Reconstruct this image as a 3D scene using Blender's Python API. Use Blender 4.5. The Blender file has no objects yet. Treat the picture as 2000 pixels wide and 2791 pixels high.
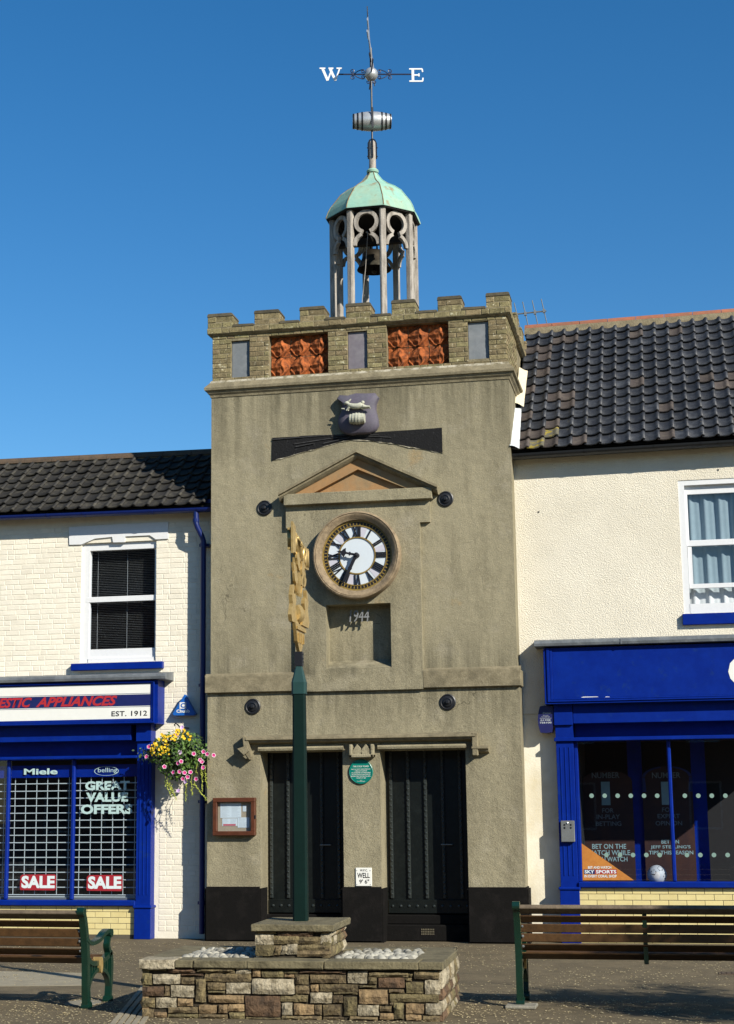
import bpy, bmesh, math, random
from mathutils import Vector, Matrix, noise
random.seed(7)
S = bpy.context.scene
COL = S.collection
# ------------------------------------------------------------------ camera
F, YAW, PIT, ROLL, PCX, PCY, EYE = 4407., math.radians(12.374), math.radians(10.239), math.radians(-0.52), 874., 1395., 1.85
def _axes():
    cy, sy, cp, sp = math.cos(YAW), math.sin(YAW), math.cos(PIT), math.sin(PIT)
    f = Vector((-sy*cp, cy*cp, sp)); r = Vector((cy, sy, 0)); u = r.cross(f)
    cr, sr = math.cos(ROLL), math.sin(ROLL)
    return r*cr+u*sr, u*cr-r*sr, f
AR, AU, AF = _axes()
def ray(px, py): return AF + AR*((px-PCX)/F) - AU*((py-PCY)/F)
_d = ray(1000, 2568)
CAM = Vector((_d.x*EYE/_d.z, _d.y*EYE/_d.z, EYE))
def P(px, py, Y=0.):                      # photograph pixel -> point on the facade plane at depth Y
    d = ray(px, py); return CAM + d*((Y-CAM.y)/d.y)
def G(px, py, z=0.):                      # photograph pixel -> point on the ground at height z
    d = ray(px, py); return CAM + d*((z-CAM.z)/d.z)
def RP(px, py, p0, n):
    d = ray(px, py); return CAM + d*((p0-CAM).dot(n)/d.dot(n))
def zoomer(x0, y0, s): return lambda x, y: (x0+x/s, y0+y/s)
DD = zoomer(0, 0, 1/1.2308)
T3 = zoomer(540, 760, 1.766); T4 = zoomer(660, 1150, 2.539); T5 = zoomer(540, 1780, 1.766); T6 = zoomer(540, 2250, 1.766)
L1 = zoomer(0, 1200, 2.708); L2 = zoomer(0, 1800, 2.708)
R4 = zoomer(1380, 800, 2.621); R5 = zoomer(1380, 1250, 2.621); R6 = zoomer(1400, 1700, 2.708)
cd = bpy.data.cameras.new('camera'); co = bpy.data.objects.new('camera', cd); COL.objects.link(co)
co.matrix_world = Matrix(((AR.x, AU.x, -AF.x, CAM.x), (AR.y, AU.y, -AF.y, CAM.y), (AR.z, AU.z, -AF.z, CAM.z), (0, 0, 0, 1)))
cd.sensor_fit = 'HORIZONTAL'; cd.sensor_width = 36; cd.lens = 36*F/2000; cd.shift_x = (1000-PCX)/2000
cd.clip_start = .1; cd.clip_end = 2000
S.camera = co
# ------------------------------------------------------------------ sky, sun, exposure
EL, AZ = math.radians(30), math.radians(52)      # sun height, and its angle to the right of the facade's normal
SUN = Vector((math.sin(AZ)*math.cos(EL), -math.cos(AZ)*math.cos(EL), math.sin(EL)))
w = bpy.data.worlds.new('World'); S.world = w; w.use_nodes = True
nt = w.node_tree; sky = nt.nodes.new('ShaderNodeTexSky'); sky.sky_type = 'NISHITA'; sky.sun_disc = False
sky.sun_elevation = EL; sky.sun_rotation = math.pi-AZ; sky.air_density = 1.0; sky.dust_density = .1; sky.ozone_density = 3.5
bg = nt.nodes['Background']; bg.inputs[1].default_value = .084
hsv = nt.nodes.new('ShaderNodeHueSaturation'); hsv.inputs['Saturation'].default_value = 1.31; nt.links.new(sky.outputs[0], hsv.inputs['Color']); nt.links.new(hsv.outputs[0], bg.inputs[0])
sd = bpy.data.lights.new('sun', 'SUN'); sd.energy = 5.0; sd.angle = math.radians(.53); sd.color = (1, .94, .83)
so = bpy.data.objects.new('sun', sd); COL.objects.link(so); so.location = (20, -20, 30)
so.rotation_euler = SUN.to_track_quat('Z', 'Y').to_euler()
S.view_settings.view_transform = 'Standard'; S.view_settings.look = 'None'; S.view_settings.gamma = 1
S.view_settings.exposure = .60
# ------------------------------------------------------------------ materials
M = {}
def nn(t, k, **kw):
    n = t.nodes.new(k)
    for a, b in kw.items(): setattr(n, a, b)
    return n
def mat(name, base, rough=.8, col2=None, sc=3., mixlo=.4, mixhi=.7, var=.12, bump=0., bsc=60., rnd=0., spec=.3, metal=0., col3=None, sc3=.8, lo3=.55, hi3=.75, streak=False, hue=0., btype='noise', blotch=None):
    base, col2, col3 = [tuple(c*.88 for c in q) if q else None for q in (base, col2, col3)]
    m = bpy.data.materials.new(name); m.use_nodes = True; t = m.node_tree; L = t.links.new
    b = t.nodes['Principled BSDF']; b.inputs['Roughness'].default_value = rough; b.inputs['Metallic'].default_value = metal
    b.inputs['Specular IOR Level'].default_value = spec
    geo = nn(t, 'ShaderNodeNewGeometry'); pos = geo.outputs['Position']
    oi = nn(t, 'ShaderNodeObjectInfo')
    if rnd:
        sc_ = nn(t, 'ShaderNodeVectorMath', operation='SCALE'); sc_.inputs[0].default_value = (31, 17, 23); L(oi.outputs['Random'], sc_.inputs['Scale'])
        ad = nn(t, 'ShaderNodeVectorMath', operation='ADD'); L(pos, ad.inputs[0]); L(sc_.outputs[0], ad.inputs[1]); pos = ad.outputs[0]
    col = None
    def noi(scale, detail=6., vec=None, r=.6):
        n = nn(t, 'ShaderNodeTexNoise'); n.inputs['Scale'].default_value = scale; n.inputs['Detail'].default_value = detail; n.inputs['Roughness'].default_value = r
        L(vec or pos, n.inputs['Vector']); return n.outputs['Fac']
    def mr(v, a, c, d0=0., d1=1.):
        n = nn(t, 'ShaderNodeMapRange', clamp=True); L(v, n.inputs[0])
        for i, x in zip((1, 2, 3, 4), (a, c, d0, d1)): n.inputs[i].default_value = x
        return n.outputs[0]
    def mix(f, a, c):
        n = nn(t, 'ShaderNodeMix', data_type='RGBA'); L(f, n.inputs[0])
        for i, x in ((6, a), (7, c)):
            if isinstance(x, tuple): n.inputs[i].default_value = (*x, 1)
            else: L(x, n.inputs[i])
        return n.outputs[2]
    rgb = nn(t, 'ShaderNodeRGB'); rgb.outputs[0].default_value = (*base, 1); col = rgb.outputs[0]
    if col2:
        v = pos
        if streak:
            mp = nn(t, 'ShaderNodeVectorMath', operation='MULTIPLY'); mp.inputs[1].default_value = (1, 1, .18); L(pos, mp.inputs[0]); v = mp.outputs[0]
        col = mix(mr(noi(sc, 7, v), mixlo, mixhi), col, col2)
    if col3: col = mix(mr(noi(sc3, 8), lo3, hi3), col, col3)
    hs = nn(t, 'ShaderNodeHueSaturation'); L(col, hs.inputs['Color'])
    val = mr(noi(sc*4.3, 8), .25, .75, 1-var, 1+var)
    if rnd:
        r = mr(oi.outputs['Random'], 0, 1, 1-rnd, 1+rnd); mu = nn(t, 'ShaderNodeMath', operation='MULTIPLY'); L(val, mu.inputs[0]); L(r, mu.inputs[1]); val = mu.outputs[0]
        if hue:
            x = nn(t, 'ShaderNodeMath', operation='MULTIPLY'); L(oi.outputs['Random'], x.inputs[0]); x.inputs[1].default_value = 7.31
            y = nn(t, 'ShaderNodeMath', operation='FRACT'); L(x.outputs[0], y.inputs[0]); L(mr(y.outputs[0], 0, 1, .5-hue, .5+hue), hs.inputs['Hue'])
    L(val, hs.inputs['Value']); L(hs.outputs[0], b.inputs['Base Color'])
    if bump:
        bp = nn(t, 'ShaderNodeBump'); bp.inputs['Distance'].default_value = bump; bp.inputs['Strength'].default_value = 1
        if btype == 'voronoi':
            n = nn(t, 'ShaderNodeTexVoronoi'); n.inputs['Scale'].default_value = bsc; L(pos, n.inputs['Vector']); L(n.outputs[0], bp.inputs['Height'])
        else: L(noi(bsc, 5), bp.inputs['Height'])
        L(bp.outputs[0], b.inputs['Normal'])
    M[name] = m; return m
def glassmat(name, tint=(.9, .95, 1), refl=1.0, dark=.0):
    m = bpy.data.materials.new(name); m.use_nodes = True; t = m.node_tree; t.nodes.clear(); L = t.links.new
    o = nn(t, 'ShaderNodeOutputMaterial'); tr = nn(t, 'ShaderNodeBsdfTransparent'); tr.inputs[0].default_value = (*tint, 1)
    gl = nn(t, 'ShaderNodeBsdfGlossy'); gl.inputs['Roughness'].default_value = .01; gl.inputs[0].default_value = (refl, refl, refl, 1)
    lw_ = nn(t, 'ShaderNodeLayerWeight'); lw_.inputs[0].default_value = .5
    pw = nn(t, 'ShaderNodeMath', operation='POWER'); L(lw_.outputs['Facing'], pw.inputs[0]); pw.inputs[1].default_value = 5
    fr = nn(t, 'ShaderNodeMapRange'); L(pw.outputs[0], fr.inputs[0]); fr.inputs[3].default_value = .05; fr.inputs[4].default_value = 1
    mx = nn(t, 'ShaderNodeMixShader'); L(fr.outputs[0], mx.inputs[0]); L(tr.outputs[0], mx.inputs[1]); L(gl.outputs[0], mx.inputs[2]); L(mx.outputs[0], o.inputs[0])
    M[name] = m
def stucco():
    m = mat('stucco', (.297, .263, .170), .95, (.188, .166, .108), 1.5, .42, .78, .10, .0, 110, col3=(.335, .30, .215), sc3=2.2, lo3=.55, hi3=.78, streak=True)
    t = m.node_tree; L = t.links.new; b = t.nodes['Principled BSDF']; col = b.inputs['Base Color'].links[0].from_socket
    pos = nn(t, 'ShaderNodeNewGeometry').outputs['Position']; sx = nn(t, 'ShaderNodeSeparateXYZ'); L(pos, sx.inputs[0])
    def noi(scale, mul=None, det=6., rough=.6, dist=0.):
        n = nn(t, 'ShaderNodeTexNoise'); n.inputs['Scale'].default_value = scale; n.inputs['Detail'].default_value = det; n.inputs['Roughness'].default_value = rough; n.inputs['Distortion'].default_value = dist; v = pos
        if mul: k = nn(t, 'ShaderNodeVectorMath', operation='MULTIPLY'); k.inputs[1].default_value = mul; L(pos, k.inputs[0]); v = k.outputs[0]
        L(v, n.inputs['Vector']); return n.outputs['Fac']
    def mr(v, a, c, d0=0., d1=1.):
        n = nn(t, 'ShaderNodeMapRange', clamp=True); L(v, n.inputs[0])
        for i, x in zip((1, 2, 3, 4), (a, c, d0, d1)): n.inputs[i].default_value = x
        return n.outputs[0]
    def ma(op, a, c):
        n = nn(t, 'ShaderNodeMath', operation=op)
        for i, x in enumerate((a, c)):
            if isinstance(x, (int, float)): n.inputs[i].default_value = x
            else: L(x, n.inputs[i])
        return n.outputs[0]
    def mixc(f, a, c):
        n = nn(t, 'ShaderNodeMix', data_type='RGBA'); L(f, n.inputs[0]); L(a, n.inputs[6])
        n.inputs[7].default_value = (*c, 1); return n.outputs[2]
    z = sx.outputs['Z']; st = mr(noi(1., (7, 7, .35), 7., .65), .40, .68)         # rain-washed dirt runs
    band = ma('MAXIMUM', ma('MULTIPLY', mr(z, 6.6, 7.74), mr(z, 7.76, 7.74)), ma('MAXIMUM', ma('MULTIPLY', mr(z, 2.75, 3.4), mr(z, 3.44, 3.4)), ma('MULTIPLY', mr(z, 4.35, 3.68), mr(z, 3.55, 3.66))))
    col = mixc(ma('MULTIPLY', ma('MULTIPLY', st, band), .85), col, (.07, .063, .04))
    col = mixc(ma('MULTIPLY', mr(noi(1., (3.2, 3.2, 1.1), 8., .7), .50, .74), .62), col, (.10, .088, .055))   # weather stains
    col = mixc(ma('MULTIPLY', mr(noi(1.9, None, 5.), .66, .74), .55), col, (.30, .20, .085))                     # rusty patches
    vo = nn(t, 'ShaderNodeTexVoronoi', feature='DISTANCE_TO_EDGE'); vo.inputs['Scale'].default_value = .55; ws = nn(t, 'ShaderNodeVectorMath', operation='ADD'); wn = nn(t, 'ShaderNodeTexNoise'); wn.inputs['Scale'].default_value = 3.; L(pos, wn.inputs['Vector']); L(pos, ws.inputs[0]); L(wn.outputs['Color'], ws.inputs[1]); L(ws.outputs[0], vo.inputs['Vector'])
    crack = ma('MULTIPLY', mr(vo.outputs['Distance'], .0035, .0012), mr(noi(.8), .50, .62)); col = mixc(ma('MULTIPLY', crack, .7), col, (.06, .052, .034))
    g = noi(55., None, 3., .75); hs = nn(t, 'ShaderNodeHueSaturation'); L(col, hs.inputs['Color']); L(mr(g, .28, .72, .76, 1.26), hs.inputs['Value']); L(hs.outputs[0], b.inputs['Base Color'])
    bp = nn(t, 'ShaderNodeBump'); bp.inputs['Distance'].default_value = .008; L(ma('ADD', noi(80., None, 4.), ma('MULTIPLY', noi(9., None, 4.), 1.6)), bp.inputs['Height']); L(bp.outputs[0], b.inputs['Normal'])
stucco()
mat('stucco_dirty', (.26, .222, .14), .95, (.15, .128, .078), 9., .35, .75, .22, .008, 70, col3=(.09, .078, .05), sc3=2.6, lo3=.5, hi3=.82)
mat('stucco_orange', (.34, .195, .085), .93, (.26, .20, .115), 2.6, .4, .65, .12, .004, 90)
mat('plinth_paint', (.0055, .005, .0045), .85, (.014, .012, .011), 5., .5, .8, .25, .004, 60, spec=.12)
mat('brick_yellow', (.25, .205, .105), .95, (.13, .108, .056), 14., .40, .68, .25, .012, 70, rnd=.22, col3=(.50, .45, .30), sc3=15., lo3=.60, hi3=.66, hue=.014)
mat('mortar', (.27, .23, .14), .97, (.12, .10, .06), 9., .4, .7, .2, .008, 90)
mat('mortar_pale', (.46, .42, .32), .97, (.22, .19, .12), 10., .45, .6, .2, .012, 60)
mat('coping_dark', (.105, .09, .058), .95, (.07, .062, .042), 8., .4, .7, .2, .006, 70, rnd=.2)
mat('terracotta', (.42, .115, .028), .85, (.12, .036, .012), 14., .40, .66, .2, .006, 80, rnd=.12)
mat('slate', (.155, .17, .18), .6, (.22, .23, .235), 4., .45, .75, .12, .002, 40, rnd=.14)
mat('slate_purple', (.165, .15, .17), .6, (.22, .21, .22), 4., .45, .75, .12, .002, 40)
mat('lead', (.10, .112, .122), .55, (.175, .19, .20), 5., .45, .7, .12, .003, 25, spec=.5)
mat('timber_black', (.005, .005, .0055), .85, (.035, .035, .036), 25., .6, .75, .3, .01, 40)
mat('timber_highlight', (.05, .05, .05), .8, (.02, .02, .02), 20.)
mat('iron_black', (.009, .010, .013), .45, None, 8., bump=.001, bsc=50, spec=.5)
mat('door_iron', (.02, .025, .024), .3, (.03, .036, .034), 12., var=.25, spec=.6)
mat('door_black', (.005, .007, .0065), .36, (.010, .013, .012), 8., .5, .8, .25, .002, 40, spec=.35)
mat('crest_purple', (.105, .098, .122), .7, (.10, .085, .12), 7., .4, .7, .12, .003, 60)
mat('crest_white', (.44, .44, .35), .75, (.25, .245, .19), 16., .5, .75, .15, .003, 60)
mat('copper', (.245, .455, .365), .75, (.31, .43, .31), 3., .4, .7, .1, .002, 40, col3=(.27, .19, .10), sc3=5., lo3=.60, hi3=.72)
mat('rust_streak', (.20, .12, .055), .9, (.33, .36, .24), 9., .5, .75, .2)
mat('oak_grey', (.40, .365, .315), .9, (.17, .15, .125), 18., .4, .7, .18, .006, 45, streak=True)
mat('dark_wood', (.02, .018, .016), .85)
mat('bronze', (.03, .024, .016), .6, (.07, .065, .045), 6., .5, .7, .2, metal=.6)
mat('silver_paint', (.52, .54, .55), .38, (.38, .39, .39), 12., .5, .8, .1, metal=.55, spec=.5)
mat('white_paint', (.72, .73, .73), .45, None, 6., var=.04, bump=.0006, bsc=30, spec=.4)
mat('navy_iron', (.018, .022, .055), .4, spec=.5)
mat('cream_brick', (.80, .75, .62), .85, (.71, .65, .52), 2.2, .45, .8, .06, .004, 50, rnd=.045)
mat('cream_render', (.79, .735, .60), .93, (.72, .665, .53), .9, .4, .75, .05, .017, 66)
mat('cream_smooth', (.78, .735, .60), .85, (.62, .54, .36), 1.6, .5, .8, .06, .003, 40)
mat('blue_paint', (.0008, .0155, .19), .42, (.0016, .021, .225), 3., .4, .7, .10, .0012, 26, spec=.14, col3=(.006, .028, .17), sc3=7., lo3=.60, hi3=.72)
mat('blue_pipe', (.003, .014, .11), .38, None, 2., var=.08, spec=.4)
mat('navy_band', (.012, .018, .10), .4)
mat('black_pvc', (.012, .013, .014), .35, None, 3., spec=.5)
mat('sign_red', (.42, .025, .03), .5, var=.05); mat('sign_white', (.78, .78, .72), .5, var=.03); mat('sign_black', (.012, .012, .016), .5)
mat('glass_text', (.42, .58, .56), .6, var=.1); mat('sticker_white', (.66, .74, .74), .5, var=.03); mat('sticker_red', (.33, .02, .03), .5, var=.05)
mat('dot_green', (.20, .31, .265), .6, var=.04); mat('poster_text', (.16, .19, .2), .6); mat('poster_text_bright', (.24, .36, .38), .6); mat('ball_grey', (.42, .43, .45), .5); mat('numeral_steel', (.20, .205, .21), .5)
mat('poster_dark', (.03, .012, .012), .6, (.055, .02, .012), 3.); mat('poster_orange', (.50, .20, .04), .5, (.42, .15, .03), 7., var=.08)
mat('glazed_brick', (.70, .60, .29), .25, (.66, .55, .25), 4., var=.05, rnd=.05, spec=.5); mat('dark_joint', (.10, .085, .06), .9)
mat('interior_dark', (.014, .014, .016), .9); mat('interior_mid', (.12, .13, .14), .9)
mat('grille_white', (.50, .54, .53), .5, var=.05); mat('net_curtain', (.50, .54, .56), .9, var=.06); mat('blind_slat', (.42, .42, .41), .6)
mat('pantile_blue', (.020, .022, .027), .5, (.05, .054, .06), 9., .45, .75, .2, .004, 60, rnd=.3, spec=.45, col3=(.10, .092, .06), sc3=14., lo3=.66, hi3=.72)
mat('pantile_brown', (.060, .048, .043), .75, (.10, .082, .065), 9., .45, .75, .2, .004, 60, rnd=.25)
mat('pantile_black', (.024, .0225, .02), .7, (.065, .059, .043), 8., .48, .72, .25, .005, 60, rnd=.32)
mat('pantile_lichen', (.13, .12, .085), .9, (.30, .23, .03), 9., .5, .62, .2, .005, 60)
mat('ridge_red', (.33, .12, .065), .85, (.22, .11, .07), 8., rnd=.2); mat('ridge_brown', (.11, .075, .048), .9, (.065, .052, .038), 8., rnd=.15, bump=.006, bsc=40)
mat('roof_mortar', (.24, .20, .125), .95, (.14, .115, .07), 8., bump=.01, bsc=40)
mat('flashing_white', (.60, .62, .62), .6, (.45, .47, .47), 7., bump=.01, bsc=14); mat('flashing_cream', (.68, .60, .42), .8, bump=.006, bsc=20, sc=6.)
mat('gold', (.55, .39, .15), .42, (.38, .255, .09), 18., metal=.5, spec=.5)
mat('post_green', (.0012, .012, .0095), .55, None, 3., var=.15, spec=.15, bump=.0008, bsc=14); mat('cap_green', (.012, .045, .042), .5, None, 3., spec=.3)
mat('bench_green', (.004, .026, .016), .25, None, 5., var=.15, spec=.6, bump=.002, bsc=30)
mat('bench_wood', (.082, .040, .013), .5, (.05, .025, .008), 14., .4, .7, .18, .002, 60, rnd=.12, spec=.4)
mat('bench_wood_grey', (.15, .115, .075), .75, (.09, .068, .045), 14., .4, .7, .18, .003, 60)
mat('concrete', (.25, .235, .19), .95, (.17, .16, .125), 6., .4, .7, .15, .006, 60); mat('paving_pale', (.30, .265, .185), .93, (.23, .205, .145), 5., .4, .7, .12, .004, 70)
mat('stone_buff', (.19, .15, .074), .95, (.08, .062, .034), 13., .40, .64, .28, .022, 34, rnd=.25, hue=.012)
mat('stone_pale', (.38, .33, .23), .95, (.15, .125, .078), 14., .43, .66, .25, .022, 34, rnd=.15)
mat('stone_brown', (.135, .083, .047), .95, (.055, .038, .025), 9., .42, .66, .26, .024, 30, rnd=.2)
mat('stone_tan', (.28, .195, .10), .95, (.16, .11, .06), 10., .42, .68, .24, .02, 32, rnd=.18)
mat('stone_coping', (.165, .142, .082), .95, (.085, .073, .042), 7., .42, .7, .2, .012, 40, rnd=.1)
mat('wall_joint', (.04, .032, .02), .97, bump=.02, bsc=30); mat('pebble', (.33, .315, .255), .75, (.2, .195, .17), 14., var=.18, rnd=.42, bump=.003, bsc=40); mat('bed_mortar', (.19, .175, .14), .95, bump=.01, bsc=60)
mat('asphalt', (.155, .122, .070), .95, (.108, .086, .050), 2.2, .38, .66, .22, .009, 170, col3=(.27, .22, .14), sc3=70., lo3=.56, hi3=.66)
mat('petal', (.62, .52, .30), .8, rnd=.2); mat('leaf', (.065, .14, .02), .6, (.11, .19, .03), 30., var=.25); mat('leaf_dark', (.035, .075, .02), .6, (.05, .05, .03), 25.)
mat('lime_leaf', (.36, .40, .06), .6); mat('flower_yellow', (.75, .48, .02), .6, var=.1); mat('flower_pink', (.50, .03, .18), .6, var=.1, rnd=.1); mat('flower_white', (.75, .62, .68), .6); mat('flower_lilac', (.52, .34, .60), .6)
mat('moss', (.05, .04, .025), .95); mat('bark', (.09, .07, .05), .95, bump=.01, bsc=30)
mat('plaque_green', (.0, .17, .13), .35, var=.04, spec=.5); mat('notice_wood', (.10, .030, .012), .4, (.065, .02, .008), 14., spec=.5); mat('notice_back', (.36, .29, .2), .9)
mat('paper', (.62, .67, .68), .7, var=.05); mat('paper_print', (.47, .51, .52), .7); mat('print_red', (.5, .12, .14), .7); mat('alarm_blue', (.012, .11, .42), .35, spec=.5); mat('alarm_navy', (.012, .014, .09), .4, spec=.5); mat('steel', (.26, .27, .26), .45, metal=.6); mat('clock_white', (.60, .66, .70), .4, var=.02); mat('clock_lilac', (.52, .51, .57), .4, var=.02); mat('clock_stone', (.31, .235, .145), .85, (.16, .12, .075), 12., .4, .7, .18, .004, 60); mat('clock_ring', (.27, .185, .045), .45, (.14, .095, .025), 20.)
glassmat('glass'); glassmat('glass_blue', (.62, .70, .74), 1.)
# ------------------------------------------------------------------ helpers
class MB:
    def __init__(s): s.v = []; s.f = []; s.mi = []; s.cur = 0
    def add(s, vs, fs):
        o = len(s.v); s.v += [tuple(v) for v in vs]; s.f += [tuple(i+o for i in f) for f in fs]; s.mi += [s.cur]*len(fs); return s
    def box(s, x0, x1, y0, y1, z0, z1, c=0.):
        if c <= 0:
            vs = [(x, y, z) for z in (z0, z1) for y in (y0, y1) for x in (x0, x1)]
            return s.add(vs, [(0, 2, 3, 1), (4, 5, 7, 6), (0, 1, 5, 4), (2, 6, 7, 3), (0, 4, 6, 2), (1, 3, 7, 5)])
        bm = bmesh.new(); bmesh.ops.create_cube(bm, size=1)
        for v in bm.verts: v.co = Vector(((x0+x1)/2+v.co.x*(x1-x0), (y0+y1)/2+v.co.y*(y1-y0), (z0+z1)/2+v.co.z*(z1-z0)))
        bmesh.ops.bevel(bm, geom=bm.edges[:], offset=c, segments=1, affect='EDGES', profile=.5)
        s.frombm(bm); return s
    def frombm(s, bm):
        bm.verts.index_update(); s.add([v.co[:] for v in bm.verts], [[v.index for v in f.verts] for f in bm.faces]); bm.free(); return s
    def prism(s, poly, a, b, ax='y'):                    # poly in the plane across ax, from a to b
        n = len(poly)
        pt = (lambda p, t: (p[0], t, p[1])) if ax == 'y' else ((lambda p, t: (t, p[0], p[1])) if ax == 'x' else (lambda p, t: (p[0], p[1], t)))
        vs = [pt(p, a) for p in poly]+[pt(p, b) for p in poly]
        fs = [tuple(range(n)), tuple(range(2*n-1, n-1, -1))]+[((i+1) % n, i, n+i, n+(i+1) % n) for i in range(n)]
        bm = bmesh.new(); bv = [bm.verts.new(v) for v in vs]
        for f in fs: bm.faces.new([bv[i] for i in f])
        bmesh.ops.recalc_face_normals(bm, faces=bm.faces[:]); big = [f for f in bm.faces if len(f.verts) > 4]
        if big: bmesh.ops.triangulate(bm, faces=big)
        return s.frombm(bm)
    def tube(s, path, r, n=8, cap=True):
        path = [Vector(p) for p in path]; rs = r if isinstance(r, (list, tuple)) else [r]*len(path); o = len(s.v); vs = []; fs = []
        prev = None
        for i, p in enumerate(path):
            t = (path[min(i+1, len(path)-1)]-path[max(i-1, 0)]).normalized()
            if prev is None: a = t.orthogonal().normalized()
            else: a = (prev-t*prev.dot(t)).normalized()
            prev = a; b = t.cross(a)
            for k in range(n):
                q = 2*math.pi*k/n; vs.append(p+(a*math.cos(q)+b*math.sin(q))*rs[i])
        for i in range(len(path)-1):
            for k in range(n):
                fs.append((i*n+k, i*n+(k+1) % n, (i+1)*n+(k+1) % n, (i+1)*n+k))
        if cap: fs += [tuple(range(n-1, -1, -1)), tuple(range((len(path)-1)*n, len(path)*n))]
        return s.add(vs, fs)
    def lathe(s, prof, c, axis='z', n=24, a0=0., cap=False):   # prof: (radius, height)
        vs = []; fs = []; c = Vector(c)
        for r, h in prof:
            for k in range(n):
                q = a0+2*math.pi*k/n; x, y = r*math.cos(q), r*math.sin(q)
                vs.append(c+Vector((x, y, h) if axis == 'z' else ((x, -h, y) if axis == '-y' else (h, x, y))))
        for i in range(len(prof)-1):
            for k in range(n): fs.append((i*n+k, i*n+(k+1) % n, (i+1)*n+(k+1) % n, (i+1)*n+k))
        if cap: fs += [tuple(range(n-1, -1, -1)), tuple(range((len(prof)-1)*n, len(prof)*n))]
        return s.add(vs, fs)
    def sphere(s, c, r, n=12, m=8, sx=1, sy=1, sz=1):
        pr = [(max(1e-4, math.sin(math.pi*i/m)), -math.cos(math.pi*i/m)) for i in range(m+1)]; o = len(s.v); s.lathe(pr, (0, 0, 0), 'z', n)
        s.v[o:] = [(c[0]+v[0]*r*sx, c[1]+v[1]*r*sy, c[2]+v[2]*r*sz) for v in s.v[o:]]; return s
    def grid(s, fn, nu, nv, flip=False):
        o = [fn(i/nu, j/nv) for j in range(nv+1) for i in range(nu+1)]; fs = []
        for j in range(nv):
            for i in range(nu):
                a = j*(nu+1)+i; q = (a, a+1, a+nu+2, a+nu+1); fs.append(q[::-1] if flip else q)
        return s.add(o, fs)
    def mesh(s, name, mats, smooth=False):
        me = bpy.data.meshes.new(name); me.from_pydata(s.v, [], s.f)
        for m in (mats if isinstance(mats, (list, tuple)) else [mats]): me.materials.append(M[m])
        me.polygons.foreach_set('material_index', s.mi)
        if smooth: me.polygons.foreach_set('use_smooth', [True]*len(s.f))
        me.update(); return me
def smooth_angle(me, a=40):
    bm = bmesh.new(); bm.from_mesh(me); bmesh.ops.remove_doubles(bm, verts=bm.verts[:], dist=1e-5); bmesh.ops.recalc_face_normals(bm, faces=bm.faces[:])
    for f in bm.faces: f.smooth = True
    for e in bm.edges:
        if len(e.link_faces) != 2 or e.calc_face_angle(0) > math.radians(a): e.smooth = False
    bm.to_mesh(me); bm.free(); return me
def tag(o, label=None, cat=None, group=None, kind=None):
    if label: o['label'] = label
    if cat: o['category'] = cat
    if group: o['group'] = group
    if kind: o['kind'] = kind
    return o
def root(name, loc, label, cat, group=None, rotz=0.):
    e = bpy.data.objects.new(name, None); e.empty_display_size = .2; COL.objects.link(e); e.location = loc; e.rotation_euler = (0, 0, rotz)
    return tag(e, label, cat, group)
def link(name, me, parent=None, local=False):
    o = bpy.data.objects.new(name, me); COL.objects.link(o)
    if parent is not None:
        o.parent = parent
        if parent.type == 'EMPTY' and not local: o.matrix_parent_inverse = Matrix.Translation(-parent.location)
    return o
def part(name, mb, mats, parent, smooth=None, local=False):
    me = mb.mesh(name, mats)
    if smooth: smooth_angle(me, smooth)
    return link(name, me, parent, local)
def thing(name, mb, mats, label, cat, group=None, smooth=None):      # one-mesh thing, origin at its base
    me = mb.mesh(name, mats)
    if smooth: smooth_angle(me, smooth)
    c = [v.co for v in me.vertices]; b = Vector(((min(v.x for v in c)+max(v.x for v in c))/2, (min(v.y for v in c)+max(v.y for v in c))/2, min(v.z for v in c)))
    me.transform(Matrix.Translation(-b)); o = link(name, me); o.location = b; return tag(o, label, cat, group)
def struct(name, mb, mats):
    o = link(name, mb.mesh(name, mats)); o['kind'] = 'structure'; return o
def piece(name, me, loc, parent, scale=(1, 1, 1), rot=(0, 0, 0), local=False):
    o = link(name, me, parent, local); o.location = loc; o.scale = scale; o.rotation_euler = rot; return o
def copy_tree(o, parent=None):
    c = o.copy(); COL.objects.link(c); c.parent = parent
    for ch in list(o.children): copy_tree(ch, c)
    return c
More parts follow.
